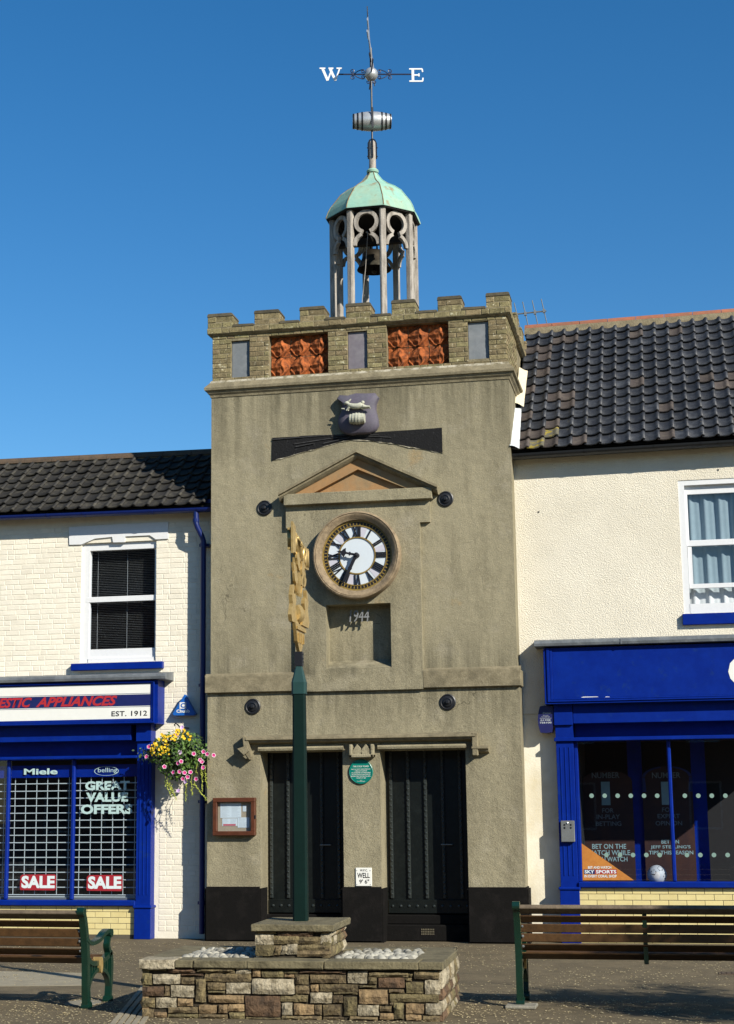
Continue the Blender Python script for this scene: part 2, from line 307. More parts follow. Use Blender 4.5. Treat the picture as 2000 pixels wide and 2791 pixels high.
def wallgrid(mb, x0, x1, z0, z1, Yf, Yb, holes=(), back=None):
    xs = sorted({x0, x1, *[h[0] for h in holes], *[h[1] for h in holes]}); zs = sorted({z0, z1, *[h[2] for h in holes], *[h[3] for h in holes]})
    xs = [x for x in xs if x0 <= x <= x1]; zs = [z for z in zs if z0 <= z <= z1]
    def inh(x, z): return any(h[0] < x < h[1] and h[2] < z < h[3] for h in holes)
    for a, b in zip(xs, xs[1:]):
        for c, d in zip(zs, zs[1:]):
            if not inh((a+b)/2, (c+d)/2): mb.add([(a, Yf, c), (b, Yf, c), (b, Yf, d), (a, Yf, d)], [(0, 1, 2, 3)])
    for h in holes:
        a, b, c, d = h[:4]; y = Yf+h[4]; full = len(h) > 5
        mb.add([(a, Yf, c), (a, y, c), (a, y, d), (a, Yf, d)], [(3, 2, 1, 0)]); mb.add([(b, Yf, c), (b, y, c), (b, y, d), (b, Yf, d)], [(0, 1, 2, 3)])
        mb.add([(a, Yf, d), (b, Yf, d), (b, y, d), (a, y, d)], [(3, 2, 1, 0)])
        if c > z0+1e-4: mb.add([(a, Yf, c), (b, Yf, c), (b, y, c), (a, y, c)], [(0, 1, 2, 3)])
        if full: mb.add([(a, y, c), (b, y, c), (b, y, d), (a, y, d)], [(0, 1, 2, 3)])
    mb.add([(x0, Yf, z0), (x0, Yb, z0), (x0, Yb, z1), (x0, Yf, z1)], [(3, 2, 1, 0)]); mb.add([(x1, Yf, z0), (x1, Yb, z0), (x1, Yb, z1), (x1, Yf, z1)], [(0, 1, 2, 3)])
    mb.add([(x0, Yf, z1), (x1, Yf, z1), (x1, Yb, z1), (x0, Yb, z1)], [(0, 1, 2, 3)])
    for a, b in zip(xs, xs[1:]):
        for c, d in zip(zs, zs[1:]):
            if not inh((a+b)/2, (c+d)/2): mb.add([(a, Yb, c), (b, Yb, c), (b, Yb, d), (a, Yb, d)], [(3, 2, 1, 0)])
    return mb
def mould(mb, x0, x1, Yf, Yb, prof):                     # profile (out, z) run round the front and both sides
    rows = [[(x0-o, Yb, z), (x0-o, Yf-o, z), (x1+o, Yf-o, z), (x1+o, Yb, z)] for o, z in prof]
    vs = [p for r in rows for p in r]; fs = []
    for i in range(len(rows)-1):
        for k in range(3): fs.append((i*4+k, i*4+k+1, i*4+k+5, i*4+k+4))
    return mb.add(vs, fs)
def beam(mb, pl, pr, prof):                              # profile (y, z) lofted from point pl to pr
    n = len(prof); pl, pr = Vector(pl), Vector(pr)
    vs = [pl+Vector((0, a, b)) for a, b in prof]+[pr+Vector((0, a, b)) for a, b in prof]
    return mb.add(vs, [(i, n+i, n+(i+1) % n, (i+1) % n) for i in range(n)]+[tuple(range(n)), tuple(range(2*n-1, n-1, -1))])
def rect(c0, c1, Y, m=None):                             # photo corners (left, top), (right, bottom) -> x0, x1, z0, z1 on plane Y
    (xa, ya), (xb, yb) = c0, c1; ym, xm = (ya+yb)/2, (xa+xb)/2
    return P(xa, ym, Y).x, P(xb, ym, Y).x, P(xm, yb, Y).z, P(xm, ya, Y).z
def textmesh(s, bold=0., shear=0., ext=.001, spacing=1.):
    cu = bpy.data.curves.new('lettering', 'FONT'); cu.body = s; cu.offset = bold; cu.shear = shear; cu.extrude = 0; cu.space_character = spacing; cu.resolution_u = 3
    o = bpy.data.objects.new('lettering', cu); COL.objects.link(o); bpy.context.view_layer.update()
    me = bpy.data.meshes.new_from_object(o.evaluated_get(bpy.context.evaluated_depsgraph_get())); bpy.data.objects.remove(o); bpy.data.curves.remove(cu)
    return me
def text(s, x0, x1, z0, z1, Y, mt, parent, bold=0., shear=0., name='lettering', tilt=0., spacing=1., serif=False, local=False, thick=.0):
    me = textmesh(s, bold, shear, spacing=spacing); xs = [v.co.x for v in me.vertices]; ys = [v.co.y for v in me.vertices]
    a, b, c, d = min(xs), max(xs), min(ys), max(ys)
    for v in me.vertices:
        u, q = (v.co.x-a)/(b-a), (v.co.y-c)/(d-c); v.co = Vector((x0+u*(x1-x0), Y, z0+q*(z1-z0)+tilt*(u-.5)*(x1-x0)))
    me.materials.clear(); me.materials.append(M[mt])
    if thick:
        bm = bmesh.new(); bm.from_mesh(me); r = bmesh.ops.extrude_face_region(bm, geom=bm.faces[:]); bmesh.ops.translate(bm, vec=(0, thick, 0), verts=[e for e in r['geom'] if isinstance(e, bmesh.types.BMVert)]); bmesh.ops.recalc_face_normals(bm, faces=bm.faces[:]); bm.to_mesh(me); bm.free()
    me.name = name; return link(name, me, parent, local)
def disc(mb, c, r, n=20, y=None):
    mb.add([c]+[(c[0]+r*math.cos(2*math.pi*k/n), c[1], c[2]+r*math.sin(2*math.pi*k/n)) for k in range(n)], [(0, 1+k, 1+(k+1) % n) for k in range(n)]); return mb
_bc = {}
def brick_me(key, L, H, D, mt, ch=.006, jit=.003, var=0):  # chamfered brick, origin at its front bottom left corner
    k = (key, round(L, 3), round(H, 3), mt, var)
    if k in _bc: return _bc[k]
    rr = random.Random('%s%.3f%d' % (key, L, var))
    j = lambda: rr.uniform(-jit, jit)
    mb = MB(); outer = [(0, 0), (L, 0), (L, H), (0, H)]; inner = [(ch, ch), (L-ch, ch), (L-ch, H-ch), (ch, H-ch)]
    vs = [(x, D, z) for x, z in outer]+[(x+j()*.4, ch, z+j()*.4) for x, z in outer]+[(x+j(), j()*.5, z+j()) for x, z in inner]
    fs = [(8, 9, 10, 11)]
    for i in range(4):
        n = (i+1) % 4; fs += [(4+i, 4+n, 8+n, 8+i), (i, n, 4+n, 4+i)]
    mb.add(vs, fs); me = mb.mesh(key, mt); _bc[k] = me; return me
def courses(seg, z0, n, ch, st=.215, hd=.103, joint=.009, bond='flemish'):
    """lay n brick courses; seg(za, zb) -> free spans (xa, xb); returns (x, z, length, height)"""
    out = []
    for c in range(n):
        za = z0+c*ch; zb = za+ch-joint
        for xa, xb in seg(za, zb):
            x = xa; k = c % 2; first = True
            while x < xb-.02:
                if bond == 'flemish': Lb = st if k % 2 else hd
                elif bond == 'stretcher': Lb = st/2 if first and c % 2 else st
                else: Lb = random.choice((st, st, hd, st*.85))
                first = False; k += 1
                if x+Lb+joint > xb-.04: Lb = xb-x
                out.append((x, za, Lb, zb-za)); x += Lb+joint
    return out
def put_brick(b, Y, parent, key, mt, D=.05, ch=.006, jit=.003, jy=.002, name='brick', side=None):
    x, z, L, H = b; q = max(.02, round(L*50)/50)
    me = brick_me(key, q, H, D, mt, ch, jit, random.randrange(4))
    if side is None: return piece(name, me, (x, Y+random.uniform(-jy, jy), z), parent, (L/q, 1, 1), (0, random.uniform(-.004, .004), 0))
    return piece(name, me, (side+random.uniform(-jy, jy), x, z), parent, (L/q, 1, 1), (0, 0, math.pi/2))
def free(x0, x1, holes):
    def seg(za, zb):
        cuts = sorted((h[0], h[1]) for h in holes if h[2] < zb-.012 and h[3] > za+.012); out = []; x = x0
        for a, b in cuts:
            if a > x+.02: out.append((x, min(a, x1)))
            x = max(x, b)
        if x < x1-.02: out.append((x, x1))
        return [o for o in out if o[1]-o[0] > .03]
    return seg
# ------------------------------------------------------------------ ground
struct('ground', MB().box(-150, 150, -150, 150, -.3, 0), 'asphalt')
g = [G(-330, 2640), G(238, 2652), G(236, 2686), G(-340, 2690)]
struct('paving_strip', MB().prism([(p.x, p.y) for p in g], -.1, .004, 'z'), 'paving_pale')
# ------------------------------------------------------------------ clock tower
TX0, TX1 = -2.215, 2.145
tower = root('clock_tower', (0, .5, 0), 'grey-brown rendered clock tower with battlements standing between two shops', 'tower')
TB = 3.5
PY, LY_, LOWY, PLY = -.06, -.066, -.004, -.05
nx0, nx1, nz0, nz1 = rect(T4(581, 1258), T4(1030, 1702), PY)
mb = MB(); wallgrid(mb, TX0, TX1, 3.40, 7.86, 0, TB, [(nx0, nx1, nz0, nz1, .19)])
part('wall', mb, 'stucco', tower)
# clock surround: ears, shaft and recessed niche
sx0, sx1 = P(*T4(366, 1300), PY).x, P(*T4(1241, 1300), PY).x
ex0, ex1 = P(*T4(302, 660), PY).x, P(*T4(1297, 620), PY).x
ze = (P(*T4(330, 735), PY).z+P(*T4(1270, 690), PY).z)/2; zt = (P(*T4(300, 590), PY).z+P(*T4(1300, 540), PY).z)/2
zl0 = P(*T5(800, 178), PY).z
mb = MB(); wallgrid(mb, sx0, sx1, zl0, ze, PY, .0, [(nx0, nx1, nz0, nz1, .06)]); wallgrid(mb, ex0, ex1, ze, zt+.05, PY, 0)
mb.add([(ex0, PY, ze), (sx0, PY, ze), (sx0, 0, ze), (ex0, 0, ze)], [(3, 2, 1, 0)]); mb.add([(sx1, PY, ze), (ex1, PY, ze), (ex1, 0, ze), (sx1, 0, ze)], [(3, 2, 1, 0)])
sur = part('clock_surround', mb, 'stucco', tower)
nb = .175; rise = .125
mb = MB().add([(nx0, nb, nz0), (nx1, nb, nz0), (nx1, nb, nz1), (nx0, nb, nz1)], [(0, 1, 2, 3)])
mb.add([(nx0, PY+.002, nz0+.002), (nx1, PY+.002, nz0+.002), (nx1, nb-.002, nz0+rise), (nx0, nb-.002, nz0+rise)], [(0, 1, 2, 3)])
part('niche', mb, 'stucco', sur)
dx0, dx1, dz0, dz1 = rect(T4(742, 1300), T4(878, 1382), .06)
text('1944', dx0, dx1, dz0, dz1, .05, 'numeral_steel', sur, bold=.0, shear=.15, name='date_numerals', thick=.02)
# pediment
yb = -.15
zb0 = (P(*T4(300, 575), yb).z+P(*T4(1300, 527), yb).z)/2; zb1 = (P(*T4(285, 495), yb).z+P(*T4(1310, 452), yb).z)/2
px0, px1 = P(*T4(285, 535), yb).x, P(*T4(1310, 490), yb).x
xc = (px0+px1)/2; apz = P(*T4(783, 180), yb-.03).z; tipl = P(*T4(250, 488), yb-.03); tipr = P(*T4(1347, 412), yb-.03)
tipz = (tipl.z+tipr.z)/2; hw = (tipr.x-tipl.x)/2; xc = (tipl.x+tipr.x)/2
ped = part('pediment', MB().box(px0, px1, yb, PY+.01, zb0, zb1, .006), 'stucco', tower)
mb = MB()                                                # tympanum: outer triangle with a sunk inner triangle
def tri(h, top, base): return [(xc-h, base), (xc+h, base), (xc, top)]
o3 = tri(hw-.05, apz-.075, zb1-.002)
i3 = [(P(*T4(487, 487), yb).x, zb1+.012), (P(*T4(1128, 458), yb).x, zb1+.012), (xc, P(*T4(795, 320), yb).z)]
ty0, ty1 = -.085, -.02
for k in range(3):
    n = (k+1) % 3; a, b, c, d = o3[k], o3[n], i3[n], i3[k]
    mb.add([(a[0], ty0, a[1]), (b[0], ty0, b[1]), (c[0], ty0, c[1]), (d[0], ty0, d[1])], [(0, 1, 2, 3)])
    mb.add([(d[0], ty0, d[1]), (c[0], ty0, c[1]), (c[0], ty1, c[1]), (d[0], ty1, d[1])], [(0, 1, 2, 3)])
mb.add([(p[0], ty1, p[1]) for p in i3], [(0, 1, 2)])
part('tympanum', mb, 'stucco_orange', ped)
for sgn in (-1, 1):                                       # raking cornices
    e = Vector((xc+sgn*hw, 0, tipz)); a = Vector((xc, 0, apz)); d = (a-e); L = d.length; d.normalize(); up = Vector((-d.z*sgn, 0, d.x*sgn)) if sgn > 0 else Vector((-d.z, 0, d.x))
    if up.z < 0: up = -up
    prof = [(0, -.02), (-.20, -.02), (-.205, -.055), (-.17, -.062), (-.165, -.085), (-.13, -.11), (-.10, -.125), (0, -.125)]
    mb = MB(); n = len(prof); vs = []
    for t, base in ((0, e), (1, a)):
        for y, h in prof:
            p = base+up*h
            if t == 1: p = Vector((xc, 0, a.z+h/abs(up.z)))
            else: p = Vector((e.x+ (0 if h > -.06 else -sgn*.0), 0, e.z+h/abs(up.z)))
            vs.append((p.x, y, p.z))
    mb.add(vs, [(i, n+i, n+(i+1) % n, (i+1) % n) for i in range(n)]+[tuple(range(n)), tuple(range(2*n-1, n-1, -1))])
    bm = bmesh.new(); me = mb.mesh('raking_cornice', 'stucco_dirty'); bm.from_mesh(me); bmesh.ops.recalc_face_normals(bm, faces=bm.faces[:]); bm.to_mesh(me); bm.free()
    link('raking_cornice', me, ped)
# timber lintel showing through the render
pts = [(210, 110), (300, 105), (395, 101), (400, 97), (520, 91), (620, 90), (740, 84), (860, 76), (940, 70), (1100, 60), (1250, 50), (1382, 40), (1386, 212), (1330, 204), (1270, 190), (1150, 170), (1060, 152), (960, 138), (860, 126), (780, 122), (700, 132), (600, 158), (500, 190), (420, 208), (330, 236), (270, 250), (206, 268)]
poly = [(P(*T4(x, y)).x, P(*T4(x, y)).z) for x, y in pts]
part('timber_lintel', MB().prism(poly, -.014, .02), 'timber_black', tower)
lint = bpy.data.objects['timber_lintel']; rl_ = random.Random(21)
for k in range(9):                                        # thin split strips on the lintel, highlights painted in as lighter grey
    t = (k % 5+.6)/5.6; x0_ = poly[0][0]+rl_.uniform(.0, 1.5); x1_ = min(x0_+rl_.uniform(.25, .8), poly[11][0]-.02)
    def zat(x, t): 
        a = (x-poly[0][0])/(poly[11][0]-poly[0][0]); top = poly[0][1]+(poly[11][1]-poly[0][1])*a; dep = .065+.26*abs(a-.5)*2*(1 if a < .5 else .9); return top-dep*t
    part('split_highlight', MB().prism([(x0_, zat(x0_, t)), (x1_, zat(x1_, t)), (x1_, zat(x1_, t)+.008), (x0_, zat(x0_, t)+.014)], -.024-.001*k, -.012), 'timber_highlight', lint)
mb = MB(); edge = poly[12:]
mb.tube([(x+rl_.uniform(-.004, .004), -.006, z-.004+rl_.uniform(-.006, .006)) for p, q in zip(edge, edge[1:]) for f_ in (0, .33, .66) for x, z in [(p[0]+(q[0]-p[0])*f_, p[1]+(q[1]-p[1])*f_)]], [rl_.uniform(.002, .011) for _ in range(3*(len(edge)-1))], 5)
part('broken_render_edge', mb, 'mortar_pale', tower)
# string course
zs0 = (P(*T5(32, 186), LY_).z+P(*T5(1550, 161), LY_).z)/2; zs1 = (P(*T5(32, 104), LY_).z+P(*T5(1545, 66), LY_).z)/2
lx0, lx1 = P(*T5(32, 145), LY_).x, P(*T5(1552, 110), LY_).x
for a, b in ((lx0, sx0+.001), (sx1-.001, lx1)):
    mb = MB().box(a, b, LY_, .3, zs0, zs1-.03, .006); beam(mb, (a, 0, zs1-.03), (b, 0, zs1-.03), [(LY_+.002, 0), (LY_+.008, .022), (0.0, .05), (0.02, .05), (.02, 0)])
    part('string_course', mb, 'stucco_dirty', tower)
# lower wall with the two doorways
d1 = rect(T5(300, 473), T6(700, 545), LOWY); d2 = rect(T5(880, 464), T6(1297, 545), LOWY)
wx0, wx1 = P(*T5(44, 500), LOWY).x, P(*T5(1556, 500), LOWY).x
DEP = .40
mb = MB(); wallgrid(mb, wx0, wx1, 0, 3.42, LOWY, TB, [(d1[0], d1[1], 0, d1[3], DEP+.1), (d2[0], d2[1], 0, d2[3], DEP+.1)])
part('lower_wall', mb, 'stucco', tower)
zp = .735
for a, b in ((P(*T6(30, 420), PLY).x, d1[0]+.012), (d1[1]-.035, d2[0]+.02), (d2[1]-.02, P(*T6(1592, 420), PLY).x)):
    mb = MB(); y1 = .34
    bm = bmesh.new(); bmesh.ops.create_cube(bm, size=1)
    for v in bm.verts: v.co = Vector(((a+b)/2+v.co.x*(b-a), (PLY+y1)/2+v.co.y*(y1-PLY), zp/2+v.co.z*zp))
    bmesh.ops.bevel(bm, geom=[e for e in bm.edges if all(v.co.y < 0 or v.co.z > zp-.01 for v in e.verts)], offset=.022, segments=2, affect='EDGES'); mb.frombm(bm)
    part('plinth', mb, 'plinth_paint', tower, 50)
# hood mould over the doors
hy = -.15
hz = (P(*T5(230, 398), hy).z+P(*T5(1340, 390), hy).z)/2; hx0, hx1 = P(*T5(228, 400), hy).x, P(*T5(1332, 400), hy).x
prof = [(LOWY, .005), (-.05, .0), (hy, -.035), (hy-.005, -.06), (hy+.02, -.07), (hy+.035, -.095), (-.05, -.11), (LOWY, -.115)]
mb = MB(); beam(mb, (hx0, 0, hz+.02), (hx1, 0, hz+.02), prof)
hood = part('hood_mould', mb, 'stucco_dirty', tower)
mb = MB(); xr = P(*T5(1395, 450), hy).x; zr1 = P(*T5(1360, 445), hy).z; zr0 = P(*T5(1350, 500), hy).z
mb.box(hx1-.05, hx1+.035, hy+.01, LOWY, zr0+.02, hz+.01, .012); beam(mb, (hx1-.05, 0, zr1+.01), (xr, 0, zr1+.01), [(LOWY, .0), (hy, -.02), (hy, -.045), (hy+.03, -.06), (hy+.045, -.085), (LOWY, -.11)])
part('label_stop', mb, 'stucco_dirty', hood)
xl = P(*T5(190, 460), hy).x; zl = P(*T5(230, 455), hy).z
mb = MB(); mb.prism([(hx0-.05, hz+.03), (hx0+.03, hz-.02), (hx0+.06, zl-.1), (hx0+.05, zl-.16), (hx0-.02, zl-.06)], hy+.01, LOWY); mb.prism([(xl, zl-.01), (hx0+.02, zl+.03), (hx0+.05, zl-.05), (hx0-.02, zl-.10)], hy-.02, LOWY); mb.prism([(xl+.03, zl-.09), (hx0+.02, zl-.07), (hx0+.06, zl-.13), (hx0, zl-.15)], hy+.02, LOWY)
part('label_stop', mb, 'stucco_dirty', hood)
cx0, cx1, cz0, cz1 = rect(T5(722, 437), T5(842, 502), hy)
mb = MB(); mb.box(cx0, cx1, hy+.03, LOWY, cz0, cz0+.05, .012); mb.box(cx0, cx0+.05, hy+.03, LOWY, cz0, cz1, .012); mb.box(cx1-.05, cx1, hy+.03, LOWY, cz0, cz1, .012)
for s in (0, 1):
    c = cx0+(cx1-cx0)*(.33+.34*s); mb.prism([(c-.07, cz0+.04), (c+.07, cz0+.04), (c+.055, cz0+.11), (c, cz1), (c-.055, cz0+.11)], hy+.05, LOWY)
part('corbel', mb, 'stucco', hood)
for a, b in ((d1[0]-.02, d1[1]+.02), (d2[0]-.02, d2[1]+.02)):
    mb = MB(); beam(mb, (a, 0, d1[3]+.012), (b, 0, d1[3]+.012), [(LOWY, 0), (-.06, .005), (-.07, .035), (-.05, .06), (LOWY, .075)]); part('door_head', mb, 'stucco', hood)
# doors with studded ribs
for i, dd in enumerate((d1, d2)):
    a, b, zt_ = dd[0], dd[1], dd[3]; yd = LOWY+DEP; zbot = .36
    mb = MB().box(a-.02, b+.02, yd+.02, yd+.08, zbot, zt_+.02); dr = part('door', mb, 'door_black', tower)
    n = 5; x0 = P(*T5(352 if i == 0 else 927, 700), yd).x; sp = .243
    for k in range(-1, n):
        x = x0+k*sp
        if x < a+.01 or x > b-.02: continue
        rb = part('rib', MB().box(x-.022, x+.022, yd-.012, yd+.022, zbot+.2, zt_, .006), 'door_iron', dr)
        mb = MB(); z = zbot+.26
        while z < zt_-.05: mb.sphere((x, yd-.012, z), .017, 6, 4, sy=.9); z += .075
        o = part('stud', mb, 'door_iron', rb); o['kind'] = 'stuff'
    rl = part('bottom_rail', MB().box(a+.02, b-.02, yd-.012, yd+.02, zbot, zbot+.185, .006), 'door_black', dr)
    mb = MB(); x = a+.08
    while x < b-.05: mb.sphere((x, yd-.012, zbot+.1), .02, 6, 4, sy=.9); x += .115
    part('stud', mb, 'door_iron', rl)['kind'] = 'stuff'
    part('handle', MB().box(b-.42, b-.26, yd-.03, yd+.02, 1.28, 1.295, .003), 'steel', dr)
    st = part('doorstep', MB().box(a, b, yd-.17, yd+.1, 0, .22, .015).box(a, b, yd-.10, yd+.1, .22, .345, .012), 'plinth_paint', tower)
    vx = P(*T6(1105 if i else 560, 480), yd-.17).x
    mb = MB()
    for r_ in range(3):
        for c_ in range(8): mb.box(vx-.09+c_*.023, vx-.075+c_*.023, yd-.178, yd-.165, .09+r_*.03, .11+r_*.03)
    part('air_vent', mb, 'coping_dark', st)
mb = MB().box(d1[0]-.3, d2[1]+.3, LOWY+DEP+.3, LOWY+DEP+.35, 0, 2.6); part('inner_wall', mb, 'interior_dark', tower)
# cornice under the parapet
prof = [(0, 7.735), (.012, 7.735), (.02, 7.765), (.045, 7.79), (.062, 7.825), (.085, 7.832), (.09, 7.868), (.075, 7.888), (.02, 7.955), (0, 7.96)]
mb = MB(); mould(mb, TX0, TX1, 0, TB, prof); part('cornice', mb, 'stucco_dirty', tower)
# parapet core, brick skin, panels
pz0, pz1 = 7.93, 8.69
bx0, bx1 = TX0+.012, TX1-.012
holes = []
for a, b, kind in ((T3(158, 295), T3(247, 472), 's'), (T3(340, 262), T3(625, 460), 't'), (T3(718, 250), T3(813, 430), 'p'), (T3(906, 212), T3(1205, 418), 't'), (T3(1297, 203), T3(1398, 384), 's')):
    r_ = rect(a, b, 0); holes.append((*r_, .055, 1, kind))
mzs = [h[2] for h in holes]; 
mb = MB(); wallgrid(mb, TX0+.018, TX1-.018, pz0, pz1+.01, .0075, .34, [(h[0], h[1], h[2], h[3], .135 if h[6] == 't' else .06, 1) for h in holes]); 
mb.box(TX0+.022, TX0+.34, .341, TB, pz0, pz1+.01); mb.box(TX1-.34, TX1-.022, .341, TB, pz0, pz1+.01); mb.box(TX0+.341, TX1-.341, TB-.3, TB-.002, pz0, pz1+.09)
par = part('parapet', mb, 'mortar', tower)
mb = MB(); mould(mb, TX0, TX1, 0, TB, [(.022, 7.95), (.012, 7.975), (.003, 7.99), (-.01, 7.992)]); part('mortar_fillet', mb, 'mortar_pale', par)
part('roof_deck', MB().box(TX0+.35, TX1-.35, .35, TB-.31, 7.9, 8.25), 'lead', tower)
nc = 10; chh = (pz1-pz0-.03)/nc
for b in courses(free(bx0, bx1, holes), pz0+.03, nc, chh): put_brick(b, 0, par, 'brick', 'brick_yellow', D=.03, jy=.0025, ch=.005)
for b in courses(free(.05, 1.45, []), pz0+.03, nc, chh): put_brick(b, 0, par, 'brick', 'brick_yellow', D=.03, jy=.0025, ch=.005, side=TX1-.005)
for h in holes:
    x0, x1, z0, z1 = h[:4]
    if h[6] != 't':
        part('slate_panel', MB().box(x0+.004, x1-.004, .045, .066, z0+.004, z1-.004, .003), 'slate' if h[6] == 's' else 'slate_purple', par)
    else:
        nw, nh = 3, 2; tw, th = (x1-x0)/nw, (z1-z0)/nh
        def relief(u, v):
            x, y = u-.5, v-.5; d = abs(x)*1.05+abs(y)*.95; h_ = .075*max(0, 1-d/.62)**.8
            r_ = math.hypot(x, y); a_ = math.atan2(y, x)
            h_ += .032*math.exp(-((x*.8-y*.5-.12+.18*math.sin(5*y))**2)/.004)*(1 if abs(x)+abs(y) < .55 else .2)
            h_ += .026*math.exp(-((y+.30+.22*math.cos(5.2*x+.4))**2)/.0035)+.016*math.exp(-((r_-.28)**2)/.003)*max(0, math.sin(3*a_+1))
            return h_+.008*noise.noise(Vector((u*7, v*7, 1.3)))
        mb = MB(); N = 26; mb.grid(lambda u, v: (u, -relief(u, v), v), N, N); mb.add([(0, 0, 0), (1, 0, 0), (1, 0, 1), (0, 0, 1), (0, .03, 0), (1, .03, 0), (1, .03, 1), (0, .03, 1)], [(0, 4, 5, 1), (1, 5, 6, 2), (2, 6, 7, 3), (3, 7, 4, 0)])
        tm = mb.mesh('terracotta_tile', 'terracotta')
        for i in range(nw):
            for j in range(nh): piece('terracotta_tile', tm, (x0+i*tw+.005, .135+random.uniform(-.008, .004), z0+j*th+.004), par, (tw-.009, 1, th-.008), (0, random.uniform(-.02, .02), 0))
# projecting course, crenel slabs, merlons
OUT = .055; kz0 = 8.695; kh = .082
core2 = MB(); mould(core2, TX0-.0, TX1+.0, 0, TB, [(-.02, kz0-.035), (.012, kz0-.03), (OUT-.006, kz0-.002), (OUT-.006, kz0+kh+.01), (-.30, kz0+kh+.012)]); part('corbel_bed', core2, 'mortar', par)
for b in courses(free(TX0-OUT, TX1+OUT, []), kz0, 1, kh+.003, bond='mixed'): put_brick(b, -OUT, par, 'corbel_brick', 'brick_yellow', D=.2, jy=.004, name='brick')
for b in courses(free(-OUT+.1, 2.9, []), kz0, 1, kh+.003, bond='mixed'): put_brick(b, 0, par, 'corbel_brick', 'brick_yellow', D=.2, jy=.004, side=TX1+OUT, name='brick')
mers = [(48, 165), (270, 390), (488, 608), (710, 830), (930, 1045), (1152, 1268), (1386, 1505)]
mtop = 9.0; mz0 = kz0+kh+.004; ym = -OUT+.008
spans = [(P(*T3(a, 150), ym).x, P(*T3(b, 150), ym).x) for a, b in mers]
spans[0] = (TX0-OUT+.005, spans[0][1]); spans[-1] = (spans[-1][0], TX1+OUT-.005)
def merlon(x0, x1, yf, dep, side=False):
    hb = (mtop-.045-mz0)/2
    for c in range(2):
        cut = x0+(x1-x0)*(.36 if c else .58); z = mz0+c*hb
        for a, b in ((x0, cut-.008), (cut, x1)): piece('brick', brick_me('merlon', round((b-a)*50)/50, hb-.008, dep, 'brick_yellow', .007, .004, random.randrange(3)), (a, yf+random.uniform(-.004, .004), z), par, ((b-a)/(round((b-a)*50)/50), 1, 1))
    bm = MB().box(x0+.008, x1-.008, yf+.006, yf+dep-.004, mz0-.01, mtop-.045); part('merlon_core', bm, 'mortar', par)
    part('merlon_cap', MB().prism([(x0-.006, mtop-.045), (x1+.006, mtop-.045), (x1-.0, mtop-.012), (x1-.02, mtop), (x0+.015, mtop+.002), (x0, mtop-.01)], yf-.006, yf+dep+.004), 'coping_dark', par)
for a, b in spans: merlon(a, b, ym, .34)
for (a, b), (c, d) in zip(spans, spans[1:]):
    part('crenel_slab', MB().prism([(b+.004, mz0-.002), (c-.004, mz0-.002), (c-.012, mz0+.03), (b+.012, mz0+.036)], -OUT-.004, .30), 'coping_dark', par)
for k in range(3):                                        # merlons along the right-hand side
    y0 = .95+k*.78
    part('merlon', MB().box(TX1-.30, TX1+OUT-.005, y0, y0+.38, mz0, mtop-.04, .008).box(TX1-.305, TX1+OUT, y0-.005, y0+.385, mtop-.04, mtop, .01), 'brick_yellow', par)
    part('merlon', MB().box(TX0-OUT+.005, TX0+.30, y0, y0+.38, mz0, mtop-.04, .008).box(TX0-OUT, TX0+.305, y0-.005, y0+.385, mtop-.04, mtop, .01), 'brick_yellow', par)
# ------------------------------------------------------------------ clock
cc = P(*DD(789.5, 1230), -.12); CR = .605
zc4 = zoomer(840, 1380, 6.25)
pc = P(*zc4(815, 822), -.20); rr_ = (P(*zc4(1555, 822), -.2).x-P(*zc4(65, 822), -.2).x)/2
cy0 = PY-.001
clock = root('clock', (pc.x, cy0, pc.z-rr_), 'round white clock with black Roman numerals in a stone ring under the pediment', 'clock')
R = rr_
prof = [(R*.995, 0), (R*1.0, .13), (R*.985, .165), (R*.955, .175), (R*.945, .16), (R*.925, .165), (R*.87, .15), (R*.83, .12), (R*.81, .115), (R*.80, .09), (R*.80, .05)]
mb = MB(); mb.lathe(prof, (pc.x, cy0, pc.z), '-y', 64); part('stone_ring', mb, 'clock_stone', clock, 40)
yd = cy0-.06
dial = part('dial', disc(MB(), (pc.x, yd, pc.z), R*.82, 64), 'clock_white', clock)
mb = MB()
for k in range(12):
    if k % 2: continue
    a0 = math.pi/2-(k+.72)*math.pi/6; a1 = math.pi/2-(k+.28)*math.pi/6
    mb.add([(pc.x+r_*math.cos(q), yd-.003, pc.z+r_*math.sin(q)) for r_, q in ((R*.43, a0), (R*.68, a0), (R*.68, a1), (R*.43, a1))], [(0, 1, 2, 3)])
part('dial_panel', mb, 'clock_lilac', dial)
for r0, r1, d_ in ((.40, .43, .012), (.665, .69, .012), (.765, .80, .016)):
    mb = MB(); mb.lathe([(R*r0, .0), (R*r0, d_), (R*r1, d_), (R*r1, 0)], (pc.x, yd, pc.z), '-y', 64); part('gilt_ring', mb, 'clock_ring', dial)
mb = MB(); mb.lathe([(R*.69, .004), (R*.765, .004)], (pc.x, yd, pc.z), '-y', 64); part('minute_track', mb, 'sign_black', dial)
mb = MB()
for k in range(60):
    q = 2*math.pi*k/60; c, s_ = math.cos(q), math.sin(q); r_ = R*.727
    mb.add([(pc.x+r_*c+a*R*(-s_)*.012+b*R*c*.03, yd-.008, pc.z+r_*s_+a*R*c*.012+b*R*s_*.03) for a, b in ((-1, -1), (-1, 1), (1, 1), (1, -1))], [(0, 1, 2, 3)])
part('minute_mark', mb, 'clock_ring', dial)['kind'] = 'stuff'
NUM = ['XII', 'I', 'II', 'III', 'IIII', 'V', 'VI', 'VII', 'VIII', 'IX', 'X', 'XI']
